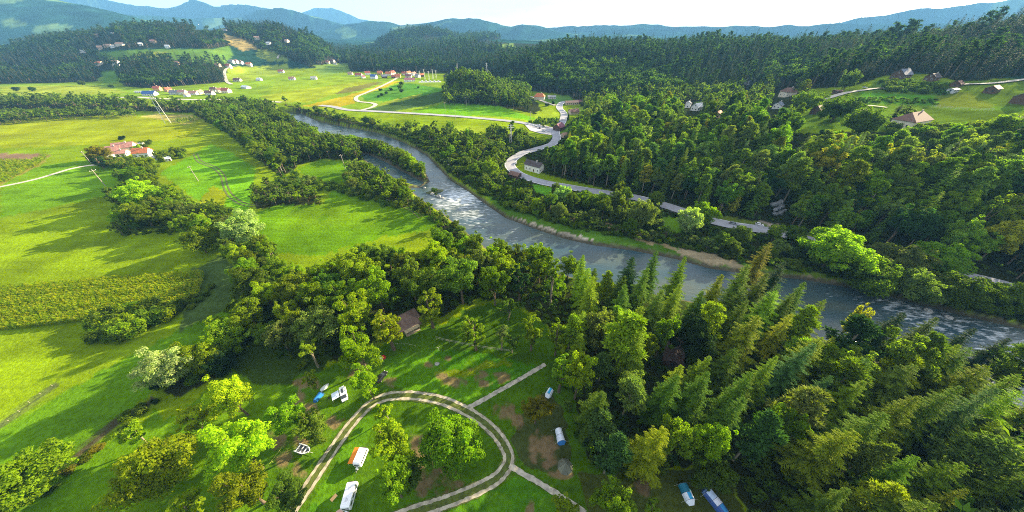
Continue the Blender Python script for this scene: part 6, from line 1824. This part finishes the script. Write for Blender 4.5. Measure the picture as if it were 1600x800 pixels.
c2 = caravan(566, 717, heading(572, 704, 562, 728), 4.3, 2.0, 2.05, "white caravan with orange awning beside the large yellow-green tree")
m = MB(); m.box(-2.05, 1.95, -2.55, -1.012, 2.0, 2.04)
m.v = [(x, y, z - 0.30 * (-(y) - 1.01) / 1.55) for x, y, z in m.v]
aw = m.build("awning", M((0.80, 0.24, 0.015), 0.7, vary=0.06), c2)
for x in (-2.0, 1.9):
    m = MB(); m.tube([(x, -2.5, 0), (x, -2.5, 1.70)], 0.025, 5); m.build("pole", STEEL, aw)
t_ = empty('camping_table', tuple(at(523, 779)), heading(520, 782, 527, 774), "orange-topped camping table on the grass left of the long caravan", 'camping table')
m = MB(); m.box(-0.75, 0.75, -0.45, 0.45, 0.70, 0.74); m.build("table_top", M((0.72, 0.42, 0.16), 0.6, vary=0.08), t_)
for sx in (-1, 1):
    for sy in (-1, 1):
        m = MB(); m.tube([(sx * 0.68, sy * 0.38, 0), (sx * 0.6, sy * 0.36, 0.70)], 0.022, 5); m.build("leg", STEEL, t_)
t_ = empty('doormat', tuple(at(531, 799)), 0.6, "pinkish ground mat at the bottom edge in front of the long caravan", 'mat')
m = MB(); m.box(-0.8, 0.8, -0.5, 0.5, 0.01, 0.05); m.build("mat_sheet", M((0.55, 0.34, 0.26), 0.9, vary=0.1), t_)

# white boat trailer under the olive tree
p = at(475, 704)
bt = empty('boat_trailer', tuple(p), heading(461, 699, 489, 708), "white open boat frame on a trailer under the olive-brown tree", 'boat trailer')
wht = M((0.80, 0.80, 0.80), 0.4, vary=0.05)
m = MB()
for s in (-1, 1): m.loft([[(x, s * w - 0.10, z - 0.25), (x, s * w + 0.10, z - 0.25), (x, s * w + 0.12, z + 0.12), (x, s * w - 0.12, z + 0.12)] for x, w, z in ((-2.0, 0.95, 0.95), (-1.0, 1.0, 0.93), (0.6, 0.98, 0.95), (1.5, 0.72, 1.02), (2.15, 0.22, 1.12))])
m.build("gunwale", wht, bt)
m = MB(); m.loft([[(x, -w, z + 0.2), (x, -w * 0.5, z - 0.08), (x, w * 0.5, z - 0.08), (x, w, z + 0.2)] for x, w, z in ((-2.0, 0.86, 0.55), (-0.5, 0.92, 0.5), (1.0, 0.75, 0.55), (2.0, 0.15, 0.75))]); m.build("hull_floor", M((0.10, 0.11, 0.13), 0.6), bt)
for x in (-1.5, -0.2, 0.9):
    m = MB(); m.box(x - 0.17, x + 0.17, -0.86, 0.86, 0.86, 0.93); m.build("bench", wht, bt)
m = MB(); m.loft([[(x, -0.86, z), (x, 0.86, z), (x, 0.80, z + 0.05), (x, -0.80, z + 0.05)] for x, z in ((-0.55, 1.10), (-0.25, 1.45))]); m.build("windscreen", GLASS, bt)
for s in (-1, 1): wheel(bt, -0.3, s * 1.1, 0.3, 0.18)
m = MB(); m.tube([(-1.9, 0, 0.38), (3.1, 0, 0.4)], 0.05, 6); m.tube([(-0.3, -1.05, 0.32), (-0.3, 1.05, 0.32)], 0.05, 6); m.build("trailer_bar", STEEL, bt)

# ------------------------------------------------------------------ tents
T_WHITE = (0.72, 0.76, 0.84); T_BLUE = (0.03, 0.16, 0.42); T_TEAL = (0.015, 0.17, 0.27); T_SKY = (0.03, 0.33, 0.62); T_PALE = (0.48, 0.60, 0.80)
def arch(x, w, h, n=9):
    return [(x, -w * math.cos(math.pi * k / (n - 1)), max(0.02, h * math.sin(math.pi * k / (n - 1)) ** 0.8)) for k in range(n)]
def tunnel(root, x0, x1, w0, h0, w1, h1, bands, name):
    """a tent section between two arches; bands = [(first arch point, last, colour)]"""
    a0, a1 = arch(x0, w0, h0), arch(x1, w1, h1)
    mid = arch((x0 + x1) / 2, (w0 + w1) / 2 * 0.97, (h0 + h1) / 2 * 0.97)
    for (i0, i1, col) in bands:
        V = []; th = 0.03
        for ring in (a0, mid, a1):
            for k in range(i0, i1 + 1):
                V.append(ring[k])
        n_ = i1 - i0 + 1
        Vi = [(x, y * 0.985, z - th) for x, y, z in V]
        m = MB(); Fs = []
        for r_ in range(2):
            for k in range(n_ - 1):
                Fs.append((r_ * n_ + k, r_ * n_ + k + 1, (r_ + 1) * n_ + k + 1, (r_ + 1) * n_ + k))
        o = len(V); allF = Fs + [tuple(i + o for i in f[::-1]) for f in Fs]
        rim = [k for k in range(n_)] + [n_ * 2 - 1] + [n_ * 3 - 1 - k for k in range(n_)] + [n_]
        for a, b_ in zip(rim, rim[1:] + rim[:1]): allF.append((a, b_, b_ + o, a + o))
        m.add(V + Vi, allF); m.build(name, M(col, 0.6, vary=0.06, scale=1.2), root)
def end_cap(root, x, w, h, dx, col):
    """sloping end of a tent"""
    a = arch(x, w, h); V = a + [(x + dx, yy, 0.02) for yy in (-w * 0.55, 0, w * 0.55)]
    m = MB(); n_ = len(a)
    m.add(V, [(k, k + 1, n_ + (0 if k < 3 else 1 if k < 5 else 2)) for k in range(n_ - 1)] + [(3, n_, n_ + 1), (5, n_ + 1, n_ + 2), (0, n_, n_ + 1, n_ + 2, n_ - 1)])
    m.build("end_wall", M(col, 0.6, vary=0.06), root)
def pole_arch(root, x, w, h):
    m = MB(); m.tube([(x, y * 1.015, z + 0.02) for _, y, z in arch(x, w, h)], 0.03, 5); m.build("tent_pole", M((0.12, 0.12, 0.13), 0.5), root)
def guy(root, pts):
    for q in pts:
        m = MB(); m.tube(q, 0.012, 4); m.build("guy_line", M((0.7, 0.7, 0.6), 0.7), root)
def tent(u, v, rz, label):
    return empty('tent', tuple(at(u, v)), rz, label, 'tent', 'tents of the camp')
t1 = tent(858, 615, heading(863, 606, 853, 624), "small white tent with blue top strip, beside the olive-amber tree")
tunnel(t1, -1.3, 0.9, 0.95, 1.45, 1.0, 1.55, [(0, 3, T_WHITE), (3, 5, T_SKY), (5, 8, T_WHITE)], "tent_panel"); end_cap(t1, 0.9, 1.0, 1.55, 0.75, T_WHITE); end_cap(t1, -1.3, 0.95, 1.45, -0.5, T_BLUE)
for x, w, h in ((-1.3, 0.95, 1.45), (0.9, 1.0, 1.55)): pole_arch(t1, x, w, h)
t2 = tent(875, 683, heading(872, 670, 879, 698), "long white tent with blue foot end in front of the conifers")
tunnel(t2, -2.0, -0.2, 1.0, 1.5, 1.05, 1.65, [(0, 8, T_WHITE)], "tent_panel"); tunnel(t2, -0.2, 1.6, 1.05, 1.65, 1.25, 1.8, [(0, 8, (0.66, 0.70, 0.80))], "tent_panel"); end_cap(t2, 1.6, 1.25, 1.8, 0.55, T_BLUE); end_cap(t2, -2.0, 1.0, 1.5, -0.4, T_WHITE)
for x, w, h in ((-2.0, 1.0, 1.5), (-0.2, 1.05, 1.65), (1.6, 1.25, 1.8)): pole_arch(t2, x, w, h)
t3 = tent(1073, 773, heading(1067, 760, 1079, 786), "teal and white tunnel tent, left one of the bottom pair")
tunnel(t3, -2.1, -0.2, 1.15, 1.5, 1.25, 1.7, [(0, 8, T_TEAL)], "tent_panel"); tunnel(t3, -0.2, 1.3, 1.25, 1.7, 1.2, 1.65, [(0, 3, T_WHITE), (3, 5, T_SKY), (5, 8, T_WHITE)], "tent_panel"); end_cap(t3, 1.3, 1.2, 1.65, 0.9, T_WHITE); end_cap(t3, -2.1, 1.15, 1.5, -0.4, T_TEAL)
for x, w, h in ((-2.1, 1.15, 1.5), (-0.2, 1.25, 1.7), (1.3, 1.2, 1.65)): pole_arch(t3, x, w, h)
t4 = tent(1116, 784, heading(1104, 769, 1128, 799), "long pale blue and navy tunnel tent, right one of the bottom pair")
tunnel(t4, -2.6, -2.1, 1.2, 1.5, 1.3, 1.75, [(0, 8, (0.10, 0.17, 0.33))], "tent_panel"); tunnel(t4, -2.1, -0.3, 1.3, 1.75, 1.3, 1.8, [(0, 2, (0.05, 0.10, 0.28)), (2, 8, T_PALE)], "tent_panel"); tunnel(t4, -0.3, 1.0, 1.3, 1.8, 1.35, 1.85, [(0, 2, (0.04, 0.09, 0.27)), (2, 8, (0.68, 0.70, 0.80))], "tent_panel"); tunnel(t4, 1.0, 2.7, 1.35, 1.85, 1.2, 1.6, [(0, 3, (0.03, 0.08, 0.27)), (3, 5, (0.02, 0.20, 0.45)), (5, 8, (0.03, 0.08, 0.27))], "tent_panel"); end_cap(t4, 2.7, 1.2, 1.6, 0.8, (0.03, 0.08, 0.27)); end_cap(t4, -2.6, 1.2, 1.5, -0.4, (0.05, 0.1, 0.25))
for x, w, h in ((-2.1, 1.3, 1.75), (-0.3, 1.3, 1.8), (1.0, 1.35, 1.85), (2.7, 1.2, 1.6)): pole_arch(t4, x, w, h)
for t_, L0, L1, w in ((t1, -1.3, 0.9, 1.0), (t2, -2.0, 1.6, 1.2), (t3, -2.1, 1.3, 1.2), (t4, -2.1, 2.7, 1.3)):
    guy(t_, [[(x, s * w * 0.8, 1.1), (x, s * (w + 1.0), 0.0)] for x in (L0, L1) for s in (-1, 1)])
t5 = tent(498, 621, heading(491, 629, 505, 613), "bright blue dome tent next to the white dinghy")
tunnel(t5, -1.3, 1.2, 0.75, 0.9, 0.95, 1.25, [(0, 8, (0.02, 0.19, 0.52))], "tent_panel"); end_cap(t5, 1.2, 0.95, 1.25, 0.5, (0.03, 0.14, 0.4)); end_cap(t5, -1.3, 0.75, 0.9, -0.5, (0.02, 0.12, 0.35)); pole_arch(t5, 1.2, 0.95, 1.25); pole_arch(t5, -1.3, 0.75, 0.9)
# faceted grey-green tipi
p = at(883, 729)
t6 = empty('tipi', tuple(p), 0.2, "grey-green cone-shaped tipi tent below the long white tent", 'tent', 'tents of the camp')
for k in range(8):
    a0, a1 = k * math.pi / 4, (k + 1) * math.pi / 4 - 0.03
    m = MB(); r0 = 2.1
    o_ = [(r0 * math.cos(a0), r0 * math.sin(a0), 0), (r0 * math.cos(a1), r0 * math.sin(a1), 0), (0.08 * math.cos(a1), 0.08 * math.sin(a1), 2.3), (0.08 * math.cos(a0), 0.08 * math.sin(a0), 2.3)]
    i_ = [(x * 0.97, y * 0.97, z - 0.03) for x, y, z in o_]
    m.add(o_ + i_, [(0, 1, 2, 3), (7, 6, 5, 4), (0, 4, 5, 1), (1, 5, 6, 2), (2, 6, 7, 3), (3, 7, 4, 0)]); m.build("tent_panel", M((0.11, 0.115, 0.085) if k % 2 else (0.15, 0.155, 0.11), 0.8, vary=0.15), t6)
m = MB(); m.tube([(0, 0, 0), (0, 0, 2.6)], 0.05, 6); m.build("tent_pole", WOODP, t6)
# white dinghy beside the blue tent
p = at(507, 606)
dg = empty('dinghy', tuple(p), heading(501, 612, 513, 601), "white upturned dinghy between the blue tent and the small yellow tree", 'dinghy')
m = MB(); m.loft([[(x, -w, 0.02), (x, -w * 0.85, h * 0.6), (x, -w * 0.4, h), (x, w * 0.4, h), (x, w * 0.85, h * 0.6), (x, w, 0.02)] for x, w, h in ((-1.3, 0.5, 0.45), (-0.7, 0.72, 0.6), (0.3, 0.78, 0.62), (1.1, 0.5, 0.45), (1.6, 0.1, 0.2))]); m.build("hull", wht, dg, bevel=0.03)
m = MB(); m.box(-1.2, 1.3, -0.03, 0.03, 0.55, 0.70); m.build("keel", M((0.6, 0.6, 0.62), 0.5), dg)
# barbecue with pole near the van
p = at(515, 624)
bb = empty('barbecue', tuple(p), 0.4, "small black kettle barbecue between the blue tent and camper van", 'barbecue')
m = MB(); m.loft([[(r_ * math.cos(k * 0.785), r_ * math.sin(k * 0.785), z) for k in range(8)] for r_, z in ((0.1, 0.55), (0.3, 0.68), (0.32, 0.8), (0.25, 0.95), (0.06, 1.02))]); m.build("kettle", M((0.02, 0.02, 0.022), 0.4), bb)
for k in range(3):
    a = k * 2.094; m = MB(); m.tube([(0.12 * math.cos(a), 0.12 * math.sin(a), 0.6), (0.36 * math.cos(a), 0.36 * math.sin(a), 0)], 0.015, 5); m.build("leg", STEEL, bb)
# red and white pop-up shelter at the lawn's back
p = at(597, 560)
ps = empty('playground_slide_tent', tuple(p), heading(593, 562, 601, 558), "small red and white pop-up tent beside the tall yellow-green tree", 'tent', 'tents of the camp')
ps.name = 'pop_up_tent'
tunnel(ps, -0.9, 0.0, 0.8, 1.1, 0.9, 1.25, [(0, 8, (0.78, 0.76, 0.74))], "tent_panel"); tunnel(ps, 0.0, 0.9, 0.9, 1.25, 0.75, 1.0, [(0, 8, (0.55, 0.02, 0.02))], "tent_panel"); end_cap(ps, 0.9, 0.75, 1.0, 0.4, (0.5, 0.02, 0.02)); end_cap(ps, -0.9, 0.8, 1.1, -0.3, (0.75, 0.73, 0.7))

# ------------------------------------------------------------------ fences, posts, stones
def fence(pix, label, n_posts, H=1.1, rails=2, col=(0.40, 0.38, 0.32), rad=0.035):
    pts = np.array([at(u, v)[:2] for u, v in P(pix)]); c = resample(pts, n_posts)
    root = _empty0('fence', (c[0][0], c[0][1], hz(*c[0])), 0, label, 'fence', 'rail fences of the camp')
    mat = M(col, 0.9, vary=0.2); o = np.array((c[0][0], c[0][1], hz(*c[0])))
    pz = [np.array((x, y, hz(x, y))) - o for x, y in c]
    for q in pz:
        m = MB(); m.tube([q + (0, 0, -0.2), q + (0, 0, H)], [rad, rad * 0.9], 6); m.build("post", mat, root)
    for k in range(len(pz) - 1):
        for r_ in range(rails):
            zz = H * (0.9 - 0.42 * r_)
            d_ = pz[k + 1] - pz[k]; sd_ = np.array((-d_[1], d_[0], 0)) / (np.hypot(d_[0], d_[1]) + 1e-9) * (rad + 0.02)
            m = MB(); m.tube([pz[k] + sd_ + (0, 0, zz), pz[k + 1] + sd_ + (0, 0, zz - 0.02)], rad * 0.6, 5); m.build("rail", mat, root)
fence("682,530 700,535 728,540 760,546 800,551", "pale rail fence across the back of the camp lawn, behind the slim poplar", 12)
fence("612,540 632,539 650,543", "short pale rail fence in front of the brown hut", 5, H=0.8, rails=1)
fence("415,740 428,722 440,706 451,692", "thin yellowish rail fence on the left of the camp", 7, H=0.8, rails=1, col=(0.42, 0.42, 0.10), rad=0.035)
fence("426,664 435,652 446,640 462,622 480,606", "grey rail fence along the ditch left of the blue tent", 8, H=0.9, rails=1, col=(0.3, 0.27, 0.2))
fence("14,658 55,622 82,603", "row of small pale posts along the field ditch", 5, H=0.5, rails=0, col=(0.3, 0.27, 0.2), rad=0.05)
fence("1455,168 1500,172 1550,174", "pale vine rows of posts below the yellow field", 16, H=1.5, rails=2, col=(0.6, 0.57, 0.45), rad=0.06)
p = at(686, 548)
fp = empty('forked_post', tuple(p), 0.3, "pale forked post standing on the lawn in front of the rail fence", 'post')
m = MB(); m.tube([(0, 0, -0.2), (0, 0, 1.7)], [0.06, 0.05], 6); m.build("post", M((0.65, 0.64, 0.55), 0.9), fp)
for s in (-1, 1):
    m = MB(); m.tube([(0, 0, 1.6), (s * 0.5, 0, 2.2)], 0.04, 5); m.build("arm", M((0.65, 0.64, 0.55), 0.9), fp)
ROCK = plain("rock", (0.33, 0.32, 0.30), 0.9, vary=0.35, scale=1.2)
def rock_mesh(sx, sy, sz, seed):
    r_ = np.random.default_rng(seed); V = []; Fs = []
    nu, nv = 9, 6
    for j in range(nv + 1):
        for i_ in range(nu):
            th = math.pi * j / nv; ph = 2 * math.pi * i_ / nu
            k = 1 + (r_.random() - 0.5) * 0.45
            V.append((sx * k * math.sin(th) * math.cos(ph), sy * k * math.sin(th) * math.sin(ph), sz * k * math.cos(th)))
    for j in range(nv):
        for i_ in range(nu):
            a, b_ = j * nu + i_, j * nu + (i_ + 1) % nu
            Fs.append((a, b_, b_ + nu, a + nu))
    m = MB(); m.add(V, Fs); return m.mesh("rock", ROCK)
for k, (u, v, s, lab) in enumerate(((683, 569, 0.55, "pale stone lying on the camp lawn"), (676, 308, 1.0, "wet rock at the left foot of the river islet"), (686, 311, 1.2, "wet rock at the lower tip of the river islet"), (692, 314, 0.8, "small rock just downstream of the islet"),
        (701, 258, 0.7, "rock breaking the water under the right bank above the islet"), (664, 296, 0.7, "rock in the shallows left of the islet"), (1446, 488, 0.9, "rock in the rapids of the wide river bend"), (1478, 500, 0.8, "second rock in the rapids of the wide bend, farther right"))):
    q = at(u, v)
    o = mesh_obj("rock", rock_mesh(s * 1.2, s, s * 0.7, 40 + k), None, (q[0], q[1], max(q[2], -1.5) + s * 0.2), (0, 0, k * 1.3))
    tag(o, lab, 'rock', 'loose rocks')
q = at(680, 304); m_isl = mesh_obj("islet", rock_mesh(4.6, 2.6, 1.0, 71), None, (q[0], q[1], -1.5), (0, 0, 0.5)); m_isl.data.materials.clear(); m_isl.data.materials.append(plain("islet turf", (0.07, 0.085, 0.03), 0.95, vary=0.4)); tag(m_isl, "little turf-covered islet in the river", 'islet')
q = at(1218, 333)
oc = empty('rock_outcrop', tuple(q), 0.5, "grey-blue rock outcrop in the slope wood above the road's right end", 'rock outcrop')
rs = np.random.default_rng(5)
OUT = plain("outcrop stone", (0.24, 0.25, 0.26), 0.85, vary=0.35, scale=0.8)
for k in range(12):
    a = (k % 4 - 1.5) * 2.6 + rs.normal() * 0.6; h_ = (k // 4) * 2.3
    me = rock_mesh(rs.uniform(1.2, 2.2), rs.uniform(1.0, 1.7), rs.uniform(1.0, 1.7), 90 + k); me.materials.clear(); me.materials.append(OUT)
    mesh_obj("boulder", me, oc, (a, h_ * 0.9 + rs.normal() * 0.4, 0.3 + h_), tuple(rs.random(3) * 0.6))
# ------------------------------------------------------------------ the air of the valley
hm_, n, l, b = nodemat("valley haze")
n.remove(b)
pv = n.new("ShaderNodeVolumePrincipled")
pv.inputs['Color'].default_value = HAZE_COLOR
pv.inputs['Density'].default_value = HAZE_DENSITY
pv.inputs['Anisotropy'].default_value = 0.0
l.new(pv.outputs[0], n['Material Output'].inputs['Volume'])
ztop = float(GZ.max()) + 40; zbot = float(GZ.min()) - 3
mb_ = MB(); mb_.box(-7700, 7700, -7700, 7700, zbot, ztop)
tag(mb_.build("haze", hm_), "thin bluish air between the camera and the far mountains", kind="stuff")
